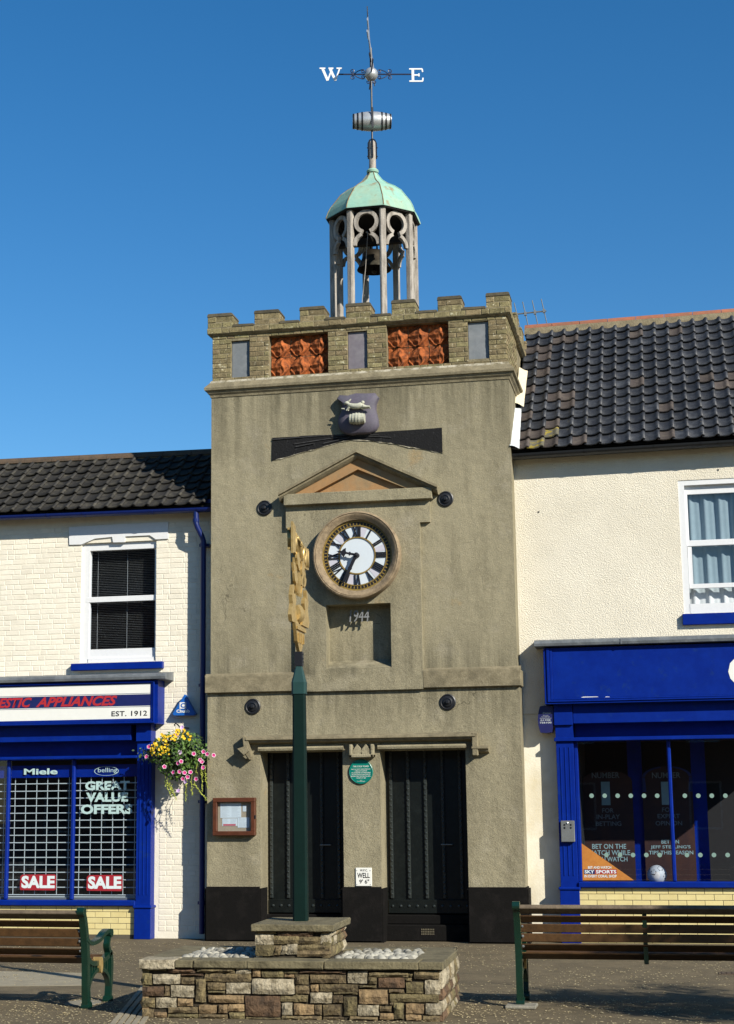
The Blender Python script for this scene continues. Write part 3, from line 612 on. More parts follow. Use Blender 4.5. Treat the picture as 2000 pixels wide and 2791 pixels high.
def seg2(mb, a, b, w_, y0, y1, T):
    d = Vector((b[0]-a[0], b[1]-a[1])); n = Vector((-d.y, d.x)).normalized()*w_/2
    mb.prism([T(a[0]+n.x, a[1]+n.y), T(b[0]+n.x, b[1]+n.y), T(b[0]-n.x, b[1]-n.y), T(a[0]-n.x, a[1]-n.y)], y0, y1)
for k, s_ in enumerate(NUM):
    q = math.pi/2-k*math.pi/6; wid = {'I': .035, 'V': .085, 'X': .085}; tot = sum(wid[c] for c in s_); sc_ = min(1.2, .23/tot); u = -tot*sc_/2; mb = MB()
    T = lambda uu, vv, q=q: (pc.x+R*((.545+vv)*math.cos(q)+uu*math.sin(q)), pc.z+R*((.545+vv)*math.sin(q)-uu*math.cos(q)))
    for c in s_:
        w_ = wid[c]*sc_; m_ = u+w_/2
        if c == 'I': seg2(mb, (m_, -.115), (m_, .12), .021*sc_+.004, yd-.018, yd, T)
        elif c == 'V': seg2(mb, (m_-.032*sc_, .12), (m_, -.115), .03, yd-.018, yd, T); seg2(mb, (m_+.032*sc_, .12), (m_, -.115), .014, yd-.017, yd, T)
        else: seg2(mb, (m_-.032*sc_, .12), (m_+.032*sc_, -.115), .032, yd-.018, yd, T); seg2(mb, (m_+.032*sc_, .12), (m_-.032*sc_, -.115), .016, yd-.017, yd, T)
        u += w_
    part('numeral', mb, 'sign_black', dial)
def hand(ang, L, prof, y0):
    T = lambda uu, vv: (pc.x+R*(vv*math.sin(ang)+uu*math.cos(ang)), pc.z+R*(vv*math.cos(ang)-uu*math.sin(ang)))
    return [T(u, v) for u, v in prof]
mnt = [(.0, -.06), (-.035, 0), (-.036, .3), (-.048, .33), (-.036, .36), (-.033, .55), (-.022, .66), (0, .72), (.022, .66), (.033, .55), (.036, .36), (.048, .33), (.036, .3), (.035, 0)]
hrh = [(0, -.05), (-.03, 0), (-.024, .13), (-.05, .16), (-.024, .18), (-.022, .24), (-.05, .26), (-.11, .27), (-.075, .32), (-.03, .35), (-.02, .40), (0, .47), (.02, .40), (.03, .35), (.075, .32), (.11, .27), (.05, .26), (.022, .24), (.024, .18), (.05, .16), (.024, .13), (.03, 0)]
hp = [(math.radians(180+26), mnt, -.085), (math.radians(283), hrh, -.07)]
for ang, pr, yo in hp:
    part('clock_hand', MB().prism(hand(ang, 1, pr, 0), yd+yo, yd+yo+.012), 'sign_black', clock)
mb = MB(); mb.lathe([(R*.055, 0), (R*.055, .08), (R*.03, .105), (0.001, .11)], (pc.x, yd, pc.z), '-y', 20); part('hub', mb, 'sign_black', clock, 40)
# ------------------------------------------------------------------ crest
zs = zoomer(860, 1050, 8.125)
cs = [(525, 205), (700, 215), (880, 165), (1100, 170), (1310, 160), (1390, 255), (1330, 380), (1320, 520), (1370, 720), (1385, 860), (1330, 970), (1200, 1050), (1050, 1065), (930, 1065), (800, 1090), (640, 1060), (530, 960), (480, 820), (500, 700), (570, 560), (590, 430), (540, 320), (460, 280)]
pl = [P(*zs(x, y), -.10) for x, y in cs]; mx_ = sum(p.x for p in pl)/len(pl); mz_ = sum(p.z for p in pl)/len(pl)
crest = root('coat_of_arms', (mx_, 0, min(p.z for p in pl)), 'purple-grey shield with a white leaping hare above a barrel', 'coat of arms')
mb = MB(); n = len(pl); rings = [(1.0, .01), (1.0, -.075), (.94, -.105), (.6, -.135), (.25, -.145)]
vs = [(mx_+(p.x-mx_)*k, y, mz_+(p.z-mz_)*k) for k, y in rings for p in pl]
mb.add(vs, [(i*n+k, i*n+(k+1) % n, (i+1)*n+(k+1) % n, (i+1)*n+k) for i in range(len(rings)-1) for k in range(n)]+[tuple(range((len(rings)-1)*n, len(rings)*n))])
part('shield', mb, 'crest_purple', crest, 50)
def zp_(x, y, Y): return P(*zs(x, y), Y)
mb = MB(); Y = -.19
body = [(650, 390), (700, 380), (760, 430), (860, 450), (960, 450), (1020, 430), (1060, 450)]
mb.tube([zp_(700, 395, Y), zp_(745, 430, Y), zp_(830, 462, Y), zp_(930, 462, Y), zp_(1000, 440, Y), zp_(1060, 450, Y)], [.022, .028, .042, .044, .044, .025], 10)
mb.sphere(zp_(690, 390, Y), .026, 10, 6, 1.3, 1, 1); mb.tube([zp_(660, 395, Y), zp_(625, 415, Y)], [.024, .012], 8)
mb.tube([zp_(720, 365, Y), zp_(755, 335, Y), zp_(785, 300, Y)], [.008, .014, .005], 6); mb.tube([zp_(705, 362, Y), zp_(720, 340, Y)], [.008, .006], 6)
mb.tube([zp_(750, 480, Y), zp_(725, 520, Y), zp_(720, 565, Y)], [.028, .016, .012], 7); mb.tube([zp_(730, 490, Y-.02), zp_(700, 530, Y-.02), zp_(680, 555, Y-.02)], [.024, .013, .012], 7); mb.tube([zp_(640, 520, Y), zp_(570, 515, Y)], [.012, .008], 6)
mb.tube([zp_(1010, 450, Y), zp_(1060, 500, Y), zp_(1110, 495, Y), zp_(1180, 490, Y), zp_(1215, 512, Y)], [.04, .028, .017, .013, .009], 8); mb.tube([zp_(1050, 460, Y-.02), zp_(1120, 470, Y-.02), zp_(1200, 470, Y-.02)], [.03, .018, .014], 7)
mb.sphere(zp_(1042, 378, Y), .028, 8, 6)
for xx, yy in ((800, 470), (980, 460)): mb.tube([zp_(xx, yy, Y), zp_(xx, yy, -.12)], .02, 6)
part('hare', mb, 'crest_white', crest, 70)
b0, b1 = zp_(745, 730, -.20), zp_(1085, 730, -.20); Lb = b1.x-b0.x; mb = MB()
mb.lathe([(.001, 0)]+[(.062+.02*math.sin(math.pi*i/10), Lb*i/10) for i in range(11)]+[(.001, Lb)], (b0.x, -.18, (b0.z+b1.z)/2), 'x', 16)
bar = part('barrel', mb, 'crest_white', crest, 50)
for t in (.08, .26, .46, .64, .84, .95):
    mb = MB(); r_ = .063+.02*math.sin(math.pi*t); mb.lathe([(r_, -.006), (r_+.005, -.006), (r_+.005, .006), (r_, .006)], (b0.x+Lb*t, -.18, (b0.z+b1.z)/2), 'x', 16); part('hoop', mb, 'crest_white', bar)
mb = MB().box(b0.x+.1, b1.x-.1, -.16, -.10, b0.z-.04, b0.z+.04); part('fixing', mb, 'crest_purple', crest)
# ------------------------------------------------------------------ wall tie plates
for k, (x, y, Y, lb) in enumerate(((585, 1124, 0, 'black round wall tie plate left of the pediment'), (986, 1104, 0, 'black round wall tie plate right of the pediment'), (559, 1564, LOWY, 'black round wall tie plate above the left doorway'), (991, 1554, LOWY, 'black round wall tie plate above the right doorway'))):
    c = P(*DD(x, y), Y-.03); mb = MB(); mb.lathe([(.112, 0), (.112, .016), (.098, .024), (.088, .014), (.07, .016), (.062, .03), (.05, .034), (.045, .022), (.028, .024), (.026, .05), (.001, .055)], (c.x, Y, c.z), '-y', 24); mb.box(c.x-.02, c.x+.02, Y-.065, Y-.045, c.z-.02, c.z+.02, .004)
    thing('wall_tie_plate', mb, 'iron_black', lb, 'tie plate', 'wall tie plates on the tower', 35)
# ------------------------------------------------------------------ plaque, well sign, notice board
c = P(*T5(783, 570), LOWY-.02); pr_ = .168
plq = root('plaque', (c.x, LOWY, c.z-pr_), 'round green history plaque between the two doorways', 'plaque')
mb = MB(); mb.lathe([(pr_, 0), (pr_, .022), (pr_-.008, .028), (pr_-.014, .022)], (c.x, LOWY, c.z), '-y', 40); part('rim', mb, 'plaque_green', plq)
part('plate', disc(MB(), (c.x, LOWY-.021, c.z), pr_-.01, 40), 'plaque_green', plq)
lines = [('THE CLOCK TOWER', .055, .225, .026), ('BUILT IN 1679 BY CHRISTOPHER HEY', .02, .265, .017), ('A MERCER OF WATTON.', -.004, .175, .017), ('THE LOWER PART OF THE BUILDING', -.028, .27, .017), ('WAS THE TOWN LOCKUP AND IT IS', -.052, .265, .017), ('BELIEVED THAT THE TOP WAS A BELL', -.076, .275, .017), ('TO PART OF 1680.', -.1, .14, .017), ('THE', -.128, .025, .009), ('WATTON SOCIETY', -.143, .115, .011)]
for s_, dz, wd, hh in lines: text(s_, c.x-wd/2, c.x+wd/2, c.z+dz+.008, c.z+dz+.008+hh*.8, LOWY-.0225, 'sign_white', plq, bold=.01)
x0, x1, z0, z1 = rect(T6(758, 202), T6(835, 290), LOWY-.02)
wl = root('well_sign', ((x0+x1)/2, LOWY, z0), 'small white WELL sign at the foot of the middle pier', 'sign')
part('plate', MB().box(x0, x1, LOWY-.018, LOWY, z0, z1, .003), 'sign_white', wl)
w_, h_ = x1-x0, z1-z0
for s_, a, b, c0, c1 in (('W.P.C.', .27, .75, .80, .92), ('WELL', .10, .88, .44, .72), ("9' 6\"", .22, .84, .13, .36)): text(s_, x0+a*w_, x0+b*w_, z0+c0*h_, z0+c1*h_, LOWY-.0195, 'sign_black', wl, bold=.02)
mb = MB()
for a, b in ((.07, .84), (.9, .84), (.07, .08), (.9, .08)): disc(mb, (x0+a*w_, LOWY-.0195, z0+b*h_), .006, 8)
part('screw', mb, 'sign_black', wl)['kind'] = 'stuff'
ny = LOWY-.10
x0, x1, z0, z1 = rect(T5(68, 695), T5(272, 878), ny)
nb_ = root('notice_board', ((x0+x1)/2, LOWY, z0), 'glazed brown wooden notice board with pinned papers left of the doorways', 'notice board')
part('back_panel', MB().box(x0+.02, x1-.02, LOWY-.03, LOWY, z0+.02, z1-.02), 'notice_back', nb_)
fw = .062
fr = part('frame', MB().box(x0, x1, ny, LOWY, z1-fw, z1, .008).box(x0, x1, ny, LOWY, z0, z0+fw, .008).box(x0, x0+fw, ny+.002, LOWY, z0+fw-.004, z1-fw+.004, .008).box(x1-fw, x1, ny+.002, LOWY, z0+fw-.004, z1-fw+.004, .008), 'notice_wood', nb_)
part('hinge', MB().box(x1-.004, x1+.012, ny-.006, ny+.03, (z0+z1)/2-.03, (z0+z1)/2+.02, .003), 'iron_black', fr)
zn = zoomer(560, 2150, 10.156)
def paper(a, b, cds, mt='paper'):
    q = rect(zn(*a), zn(*b), LOWY-.032); o = part('paper', MB().box(q[0], q[1], LOWY-.034, LOWY-.03, q[2], q[3]), mt, nb_); return o, q
for a, b in (((412, 385), (985, 795)), ((465, 810), (880, 1020)), ((890, 785), (1215, 1065)), ((1030, 450), (1125, 620))):
    o, q = paper(a, b, None); mb = MB(); W_, H_ = q[1]-q[0], q[3]-q[2]; nl = max(2, int(H_/.014))
    for i in range(nl):
        for c0 in ((.05, .46), (.54, .95)) if W_ > .2 else ((.1, .9),):
            zz = q[3]-H_*(.1+.85*i/nl); xe = q[0]+W_*(c0[0]+(c0[1]-c0[0])*random.uniform(.6, 1)); mb.add([(q[0]+W_*c0[0], LOWY-.0345, zz-.004), (xe, LOWY-.0345, zz-.004), (xe, LOWY-.0345, zz), (q[0]+W_*c0[0], LOWY-.0345, zz)], [(0, 1, 2, 3)])
    part('print', mb, 'paper_print', o)['kind'] = 'stuff'
q = rect(zn(490, 965), zn(835, 1015), LOWY-.035); part('print', MB().box(q[0], q[1], LOWY-.0352, LOWY-.0345, q[2], q[3]), 'print_red', nb_)
part('glazing', MB().add([(x0+fw, ny+.03, z0+fw), (x1-fw, ny+.03, z0+fw), (x1-fw, ny+.03, z1-fw), (x0+fw, ny+.03, z1-fw)], [(0, 1, 2, 3)]), 'glass', nb_)
# ------------------------------------------------------------------ cupola
YC = 1.7
zk = zoomer(820, 440, 4.0625); zv = zoomer(800, 0, 3.611)
ax = P(1017.5, 603, YC); CX = ax.x; ZR = ax.z
PRr = .655; RR_ = .76
cup = root('cupola', (CX, YC, 8.25), 'open octagonal timber bell cupola with green copper dome on the tower roof', 'cupola')
A0 = math.pi/8
dp = [(1.0, -.012), (1.0, 0), (.955, .098), (.90, .18), (.82, .26), (.685, .40), (.53, .495), (.36, .57), (.23, .65), (.145, .735), (.09, .80), (.085, .84)]
mb = MB(); mb.lathe([(r_*RR_, ZR+h) for r_, h in dp], (CX, YC, 0), 'z', 8, A0); dome = part('dome', mb, 'copper', cup)
mb = MB(); mb.lathe([(.088*RR_*1.35, ZR+.80), (.1*RR_*1.3, ZR+.83), (.085*RR_*1.2, ZR+.86)], (CX, YC, 0), 'z', 16); part('collar', mb, 'copper', dome, 40)
for k in range(8):
    q = A0+k*math.pi/4; mb = MB(); pts = [(CX+r_*RR_*math.cos(q)*1.002, YC+r_*RR_*math.sin(q)*1.002, ZR+h) for r_, h in dp[1:]]
    mb.tube(pts, .0085, 5); part('seam', mb, 'copper' if k in (0, 2, 3, 7) else 'rust_streak', dome)
mb = MB(); mb.lathe([(RR_*.985, ZR-.011), (RR_*.97, ZR-.03), (.58, ZR-.03), (.50, ZR+.02), (.001, ZR+.03)], (CX, YC, 0), 'z', 8, A0); part('soffit', mb, 'dark_wood', cup)
mb = MB(); mb.lathe([(PRr*.96, ZR-.03), (PRr*.96, ZR-.10), (PRr*.85, ZR-.10), (PRr*.85, ZR-.03)], (CX, YC, 0), 'z', 8, A0); part('ring_beam', mb, 'dark_wood', cup)
for k in range(8):
    q = A0+k*math.pi/4; c = Vector((CX+PRr*math.cos(q), YC+PRr*math.sin(q), 0)); u = Vector((-math.sin(q), math.cos(q), 0)); n_ = Vector((math.cos(q), math.sin(q), 0))
    w_ = .046; ch = .014; loop = [(-w_, -w_+ch), (-w_+ch, -w_), (w_-ch, -w_), (w_, -w_+ch), (w_, w_-ch), (w_-ch, w_), (-w_+ch, w_), (-w_, w_-ch)]
    poly = [(c+u*a+n_*b) for a, b in loop]
    part('post', MB().prism([(p.x, p.y) for p in poly], 8.25, ZR-.03, 'z'), 'oak_grey', cup)
for k in range(8):
    q = k*math.pi/4; rad = PRr*math.cos(math.pi/8); c = Vector((CX+rad*math.cos(q), YC+rad*math.sin(q), ZR-.03)); u = Vector((-math.sin(q), math.cos(q), 0)); n_ = Vector((math.cos(q), math.sin(q), 0))
    hwid = PRr*math.sin(math.pi/8)-.04; mb = MB()
    def ribbon(cen, r_, a, b, w_, N=14):
        pr_o, pr_i = [], []
        for i in range(N+1):
            t = math.radians(a+(b-a)*i/N); s1, t1 = math.sin(t), math.cos(t)
            for rr2, L in ((r_+w_/2, pr_o), (r_-w_/2, pr_i)):
                s_, h = cen[0]+rr2*s1, cen[1]+rr2*t1; s_ = max(-hwid, min(hwid, s_)); h = min(h, -.002); L.append((s_, h))
        for i in range(N):
            quad = [pr_o[i], pr_o[i+1], pr_i[i+1], pr_i[i]]
            vs = [c+u*s_+Vector((0, 0, h))+n_*d for d in (.028, -.028) for s_, h in quad]
            mb.add(vs, [(0, 1, 2, 3), (7, 6, 5, 4), (0, 4, 5, 1), (2, 6, 7, 3)]+([(3, 7, 4, 0)] if i == 0 else [])+([(1, 5, 6, 2)] if i == N-1 else []))
    ribbon((0, -.20), .165, 20-180, 180-20, .06, 22)
    ribbon((0, -.565), .185, 22, 92, .055, 9); ribbon((0, -.565), .185, -92, -22, .055, 9)
    part('tracery', mb, 'oak_grey', cup)
# bell and rope
bz = P(*zk(830, 1200), YC).z
bell = root('bell', (CX, YC, bz), 'dark bronze bell hanging inside the cupola', 'bell')
mb = MB(); mb.lathe([(.27, bz), (.262, bz+.02), (.22, bz+.10), (.185, bz+.20), (.165, bz+.27), (.12, bz+.31), (.001, bz+.325)], (CX, YC, 0), 'z', 24); mb.lathe([(.26, bz), (.20, bz+.1), (.15, bz+.26), (.001, bz+.29)], (CX, YC, 0), 'z', 24); part('shell', mb, 'bronze', bell, 40)
mb = MB(); mb.tube([(CX-.05, YC, bz+.31), (CX-.05, YC, bz+.40), (CX+.05, YC, bz+.40), (CX+.05, YC, bz+.31)], .018, 8); part('crown', mb, 'bronze', bell)
mb = MB(); mb.box(CX-.6, CX+.6, YC-.05, YC+.05, bz+.41, bz+.52); part('headstock', mb, 'dark_wood', bell)
mb = MB(); mb.tube([(CX, YC, bz+.2), (CX, YC, bz-.02)], .012, 6); mb.sphere((CX, YC, bz-.02), .04); part('clapper', mb, 'bronze', bell)
t0 = P(*zk(740, 780), YC-.45); t1 = P(*zk(672, 1600), YC-.45)
mb = MB(); mb.tube([t0, t0+(t1-t0)*.5+Vector((.012, 0, 0)), t1], .0055, 5); mb.tube([t0+Vector((-.02, 0, .0)), t0+Vector((0, .3, .03)), Vector((CX, YC, bz+.45))], .012, 5)
thing('bell_rope', mb, 'oak_grey', 'thin pale bell rope hanging down through the cupola', 'rope')
# ------------------------------------------------------------------ weather vane
def vp(x, y, Y=YC): return P(*zv(x, y), Y)
zm0 = ZR+.82; zm1 = vp(790, 1385).z; zball = vp(790, 728).z; zbar = vp(790, 1193).z
vane = root('weather_vane', (CX, YC, zm0), 'tall weather vane with silver barrel, scrolled arms and white W and E', 'weather vane')
mb = MB(); mb.tube([(CX, YC, zm0), (CX, YC, zm0+.12), (CX, YC, zm1-.03), (CX, YC, zm1)], [.062, .056, .052, .03], 10); mast = part('mast', mb, 'oak_grey', vane, 40)
for q in range(4):
    c, s_ = math.cos(q*math.pi/2), math.sin(q*math.pi/2); hz_ = (zm1-zm0)
    mb = MB(); pts = [(CX+.064*c, YC+.064*s_, zm0+hz_*.42), (CX+.064*c, YC+.064*s_, zm1-.04), (CX+.04*c, YC+.04*s_, zm1+.015), (CX+.01*c, YC+.01*s_, zm1+.03)]
    mb.tube(pts, .011, 6)
    for f_ in (.5, .78): mb.sphere((CX+.072*c, YC+.072*s_, zm0+hz_*f_), .014, 6, 4)
    part('strap', mb, 'iron_black', mast)
mb = MB(); mb.tube([(CX, YC, zm1), (CX, YC, zball+.28)], .0155, 8); part('rod', mb, 'iron_black', vane, 40)
bl = vp(973, 1190).x-vp(597, 1190).x; x0 = CX-bl/2; by = YC+.0; rbar = lambda t: .112+.045*math.sin(math.pi*t)
mb = MB(); mb.lathe([(.001, .01)]+[(rbar(i/14), bl*i/14) for i in range(15)]+[(.001, bl-.01)], (x0, by, zbar), 'x', 24); brl = part('barrel', mb, 'silver_paint', vane, 50)
for t in (.025, .13, .245, .755, .86, .975):
    mb = MB(); e = .02; mb.lathe([(rbar(t-e), bl*(t-e)), (rbar(t-e)+.006, bl*(t-e)), (rbar(t+e)+.006, bl*(t+e)), (rbar(t+e), bl*(t+e))], (x0, by, zbar), 'x', 24); part('hoop', mb, 'iron_black', brl)
mb = MB(); mb.box(CX-.017, CX+.017, by-.168, by-.15, zbar-.17, zbar+.17, .003); part('bracket', mb, 'iron_black', brl)
mb = MB(); mb.sphere((CX, YC, zball), .11, 20, 14); part('ball', mb, 'silver_paint', vane, 60)
xw = vp(445, 730).x; xe = vp(1155, 740).x
mb = MB(); mb.tube([(xw, YC, zball), (xe, YC, zball)], .012, 6); part('arm', mb, 'navy_iron', vane)
mb = MB(); mb.tube([(CX, YC-.55, zball), (CX, YC+.55, zball)], .012, 6); part('arm', mb, 'navy_iron', vane)
def curl(c, r_, a0, turns, ccw=1, r1=.35, N=22): return [(c[0]+r_*(1-(1-r1)*i/N)*math.cos(a0+ccw*turns*2*math.pi*i/N), c[1]+r_*(1-(1-r1)*i/N)*math.sin(a0+ccw*turns*2*math.pi*i/N)) for i in range(N+1)]
for sx in (-1, 1):
    for sz in (-1, 1):
        mb = MB(); A = (.29, .012)
        p1 = [(A[0]+.005, .0)]+[(x, z) for x, z in curl((A[0]+.005, .055), .036, -math.pi/2, 1.15, 1)]
        p2 = [(A[0]-.01, .0), (.22, .05), (.16, .075), (.13, .08)]+curl((.135, .050), .032, math.pi/2, 1.15, 1)
        for p in (p1, p2): mb.tube([(CX+sx*x, YC, zball+sz*z) for x, z in p], .0075, 5)
        part('scroll', mb, 'navy_iron', vane)
    mb = MB(); mb.tube([(CX+sx*x, YC, zball-.13+z) for x, z in [(.012, -.02)]+curl((.05, 0), .03, -math.pi*.9, 1.1, 1)], .007, 5); part('scroll', mb, 'navy_iron', vane)
    mb = MB(); mb.box(CX+sx*.29-.018, CX+sx*.29+.018, YC-.018, YC+.018, zball-.02, zball+.02, .004); part('collar', mb, 'navy_iron', vane)
def letter(strokes, x0, x1, z0, z1, Y):
    mb = MB(); T = lambda a, b: (x0+a*(x1-x0), z0+b*(z1-z0))
    for k, (a, b, c, d, w_) in enumerate(strokes): seg2(mb, (x0+a*(x1-x0), z0+b*(z1-z0)), (x0+c*(x1-x0), z0+d*(z1-z0)), w_, Y-.008-.0004*k, Y+.008+.0004*k, lambda u, v: (u, v))
    return mb
a, b = vp(268, 795), vp(480, 652); c_, d_ = vp(1133, 812), vp(1268, 672)
zz0 = zball-.115; zz1 = zball+.105
part('letter', letter([(.13, .97, .36, .03, .040), (.36, .03, .55, .93, .022), (.47, .93, .71, .03, .040), (.71, .03, .9, .97, .022), (0, .98, .26, .98, .022), (.40, .98, .62, .98, .022), (.76, .98, 1.0, .98, .022)], a.x, b.x, zz0, zz1, YC), 'white_paint', vane)
part('letter', letter([(.28, .02, .28, .98, .04), (.02, .975, .95, .975, .023), (.02, .025, .98, .025, .023), (.28, .5, .72, .5, .022), (.94, .98, .98, .74, .022), (.96, .02, 1.0, .28, .023), (.71, .38, .71, .62, .022)], c_.x, d_.x, zz0-.01, zz1-.01, YC), 'white_paint', vane)
# running hare of sheet metal, almost edge-on to the camera
VROT = math.radians(13.5)
vd = Vector((math.sin(math.radians(6.0)-VROT), -math.cos(math.radians(6.0)-VROT), 0)); vn = Vector((vd.y, -vd.x, 0))
hare = [(-.62, .20), (-.48, .23), (-.36, .21), (-.22, .28), (0, .30), (.22, .27), (.38, .33), (.50, .40), (.62, .47), (.80, .58), (.66, .50), (.70, .44), (.80, .38), (.82, .33), (.72, .30), (.62, .26), (.72, .14), (.92, .12), (.93, .08), (.70, .08), (.50, .16), (.30, .13), (.0, .12), (-.18, .10), (-.32, .03), (-.55, .0), (-.72, -.04), (-.74, .0), (-.52, .06), (-.42, .12), (-.55, .16)]
hare = [(x*.78, z+.13*x) if x > 0 else (x, z) for x, z in hare]
def plate(poly, z0, th, org, s=1.):
    mb = MB(); mb.prism([(p[0]*s, p[1]*s) for p in poly], -th/2, th/2, 'y')
    mb.v = [tuple(Vector(org)+vd*x+vn*y+Vector((0, 0, z+z0))) for x, y, z in mb.v]; return mb
part('hare_figure', plate(hare, 0, .014, (CX, YC, zball+.17)), 'silver_paint', vane)
part('figure_stay', plate([(-.3, .0), (.3, .0), (.3, .03), (-.3, .03)], 0, .02, (CX, YC, zball+.20)), 'iron_black', vane)
mb = MB(); mb.tube([Vector((CX, YC, zball+.1)), Vector((CX, YC, zball+.45))], .02, 8); part('spindle', mb, 'iron_black', vane)
vane.rotation_euler = (0, 0, VROT)
# ------------------------------------------------------------------ houses
HY = .36
def pantile():                                           # x 0..1 = one tile width, front (lower) edge at y=0; unit metres scaled later
    mb = MB(); N = 10; W_, Lt, th = 1.0, 1.0, 1.0
    return mb
def pantile_mesh(name, wd, ln, mt, amp=.024, seed=0):
    rr = random.Random(seed); N = 10; ov = .035; mb = MB(); th = .014
    def h(t): return amp*(-.55*math.sin(math.pi*min(t, .72)/.72)+(1.15*math.sin(math.pi*(t-.72)/.28/1.12) if t > .72 else 0))
    tw = rr.uniform(-.004, .004); up = []; lo = []
    for j, (v, lift) in enumerate(((0, .024), (ln, .0))):
        for i in range(N+1):
            t = i/N; x = t*(wd+ov); z = h(t)+lift+tw*(t-.5)*(1-j); up.append((x, v, z)); lo.append((x, v, z-th))
    n = N+1; vs = up+lo; o = len(up); fs = []
    for i in range(N): fs += [(i, i+1, n+i+1, n+i), (o+i, o+i+1, i+1, i)]
    fs += [(o, 0, n, o+n), (N, o+N, o+n+N, n+N)]
    mb.add(vs, fs); me = mb.mesh(name, mt)
    for p in me.polygons: p.use_smooth = p.index % 2 == 0 and p.index < 2*N
    return me
def roof(house, X0, X1, zl, zr, Y0, pitch, slope_len, gauge, wd, mats, weights, skew=0., ridge=None):
    """pantiled slope; the eaves run from (X0, zl) to (X1, zr)"""
    ca, sa = math.cos(pitch), math.sin(pitch); rows = int(round(slope_len/gauge)); gauge = slope_len/rows; cols = int((X1-X0)/wd)
    mb = MB(); e = .035
    def pt(x, s_, off=0.): t = (x-X0)/(X1-X0); return Vector((x, Y0+s_*ca-off*sa, zl+(zr-zl)*t+s_*sa+off*ca))
    a, b, c, d = pt(X0, 0, -e), pt(X1, 0, -e), pt(X1, slope_len, -e), pt(X0, slope_len, -e)
    bk = [Vector((p.x, 2*c.y-p.y, p.z)) for p in (a, b)]
    mb.add([a, b, c, d], [(0, 1, 2, 3)]); mb.add([d, c, bk[1], bk[0]], [(0, 1, 2, 3)]); mb.add([b, bk[1], c], [(0, 1, 2)]); mb.add([a, d, bk[0]], [(0, 1, 2)])
    rf = part('roof', mb, 'dark_wood', house)
    ms = {m_: [pantile_mesh('pantile', wd, gauge+.07, m_, seed=k) for k in range(3)] for m_ in mats}
    rows_ = []
    for r_ in range(rows):
        for c_ in range(cols):
            x = X0+c_*wd+random.uniform(-.003, .003); p = pt(x, r_*gauge-.03+random.uniform(-.011, .011), .02)
            m_ = mats[weights(c_, r_, x)]; o = piece('pantile', random.choice(ms[m_]), p, rf, (1, 1, 1), (pitch-.05+random.uniform(-.018, .018), random.uniform(-.016, .016)-math.atan2(zr-zl, X1-X0), random.uniform(-.014, .014)))
    return rf, pt
def gutter(name, a, b, r_, mt, house, joints):
    a, b = Vector(a), Vector(b); mb = MB(); N = 8
    pr = [(r_*math.cos(math.pi+math.pi*i/N), r_*math.sin(math.pi+math.pi*i/N)) for i in range(N+1)]; pr += [(r_*.86*math.cos(2*math.pi-math.pi*i/N), r_*.86*math.sin(2*math.pi-math.pi*i/N)) for i in range(N+1)]
    beam(mb, a, b, pr); g_ = part(name, mb, mt, house)
    for t in joints:
        p = a+(b-a)*t; mb = MB(); k = 1.09; beam(mb, p-Vector((.022, 0, 0)), p+Vector((.022, 0, 0)), [(x*k, y*k) for x, y in pr[:N+1]]+[(r_*.9*math.cos(2*math.pi-math.pi*i/N), r_*.9*math.sin(2*math.pi-math.pi*i/N)) for i in range(N+1)]); part('gutter_bracket', mb, mt, g_)
    return g_
# ---- left-hand house
HX0, HX1 = -6.6, TX0+.02
lh = root('brick_house', ((HX0+HX1)/2, 2, 0), 'cream painted brick house with dark pantiled roof left of the tower', 'house')
wr = rect(L1(597, 748), L1(1150, 1632), HY)              # window opening
eL, eR = P(*L1(0, 560), .12), P(*L1(1550, 497), .12); sl = (eR.z-eL.z)/(eR.x-eL.x)
ez = lambda x: eL.z+sl*(x-eL.x)
lf = rect(L2(0, 150), L2(1195, 470), .02)                # fascia box
op_x1 = P(*L2(1108, 1500), .14).x
mb = MB(); wallgrid(mb, HX0, HX1, 0, 6.2, HY+.004, HY+.3, [(wr[0], wr[1], wr[2], wr[3], .14), (HX0+.001, op_x1-.05, 0.0, lf[2]+.1, .2)])
part('wall', mb, 'cream_brick', lh); part('rear_wall', MB().box(HX0, HX1, 5.0, 5.2, 0, 6.2), 'cream_brick', lh)
# painted bricks: a shallow skin on the visible wall
head = rect(L1(508, 615), L1(1240, 765), HY)
zb = lf[3]+.12
bl_ = courses(free(-5.95, HX1, [(wr[0], wr[1], wr[2]-.12, wr[3]), (head[0], head[1], head[2], head[3])]), zb, int((6.02-zb)/.0765), .0765, joint=.008, bond='mixed')
b2_ = courses(free(op_x1+.06, HX1, []), .10, int((zb-.1)/.0765), .0765, joint=.008, bond='mixed')
sel = sorted(bl_, key=lambda b: -b[2]*b[3])[:300]; ids = {id(b) for b in sel}
for b in sel: put_brick(b, HY-.0005, lh, 'painted_brick', 'cream_brick', D=.02, ch=.004, jit=.0024, jy=.001)
mb = MB()
for b in bl_+b2_:
    if id(b) in ids: continue
    x, z, L, H = b; y = HY-.0005+random.uniform(-.0008, .0008); c = .005; j = lambda: random.uniform(-.002, .002)
    mb.add([(x, HY+.006, z), (x+L, HY+.006, z), (x+L, HY+.006, z+H), (x, HY+.006, z+H), (x+c+j(), y, z+c+j()), (x+L-c+j(), y, z+c+j()), (x+L-c+j(), y, z+H-c+j()), (x+c+j(), y, z+H-c+j())], [(4, 5, 6, 7), (0, 1, 5, 4), (1, 2, 6, 5), (2, 3, 7, 6), (3, 0, 4, 7)])
part('brickwork', mb, 'cream_brick', lh)['kind'] = 'stuff'
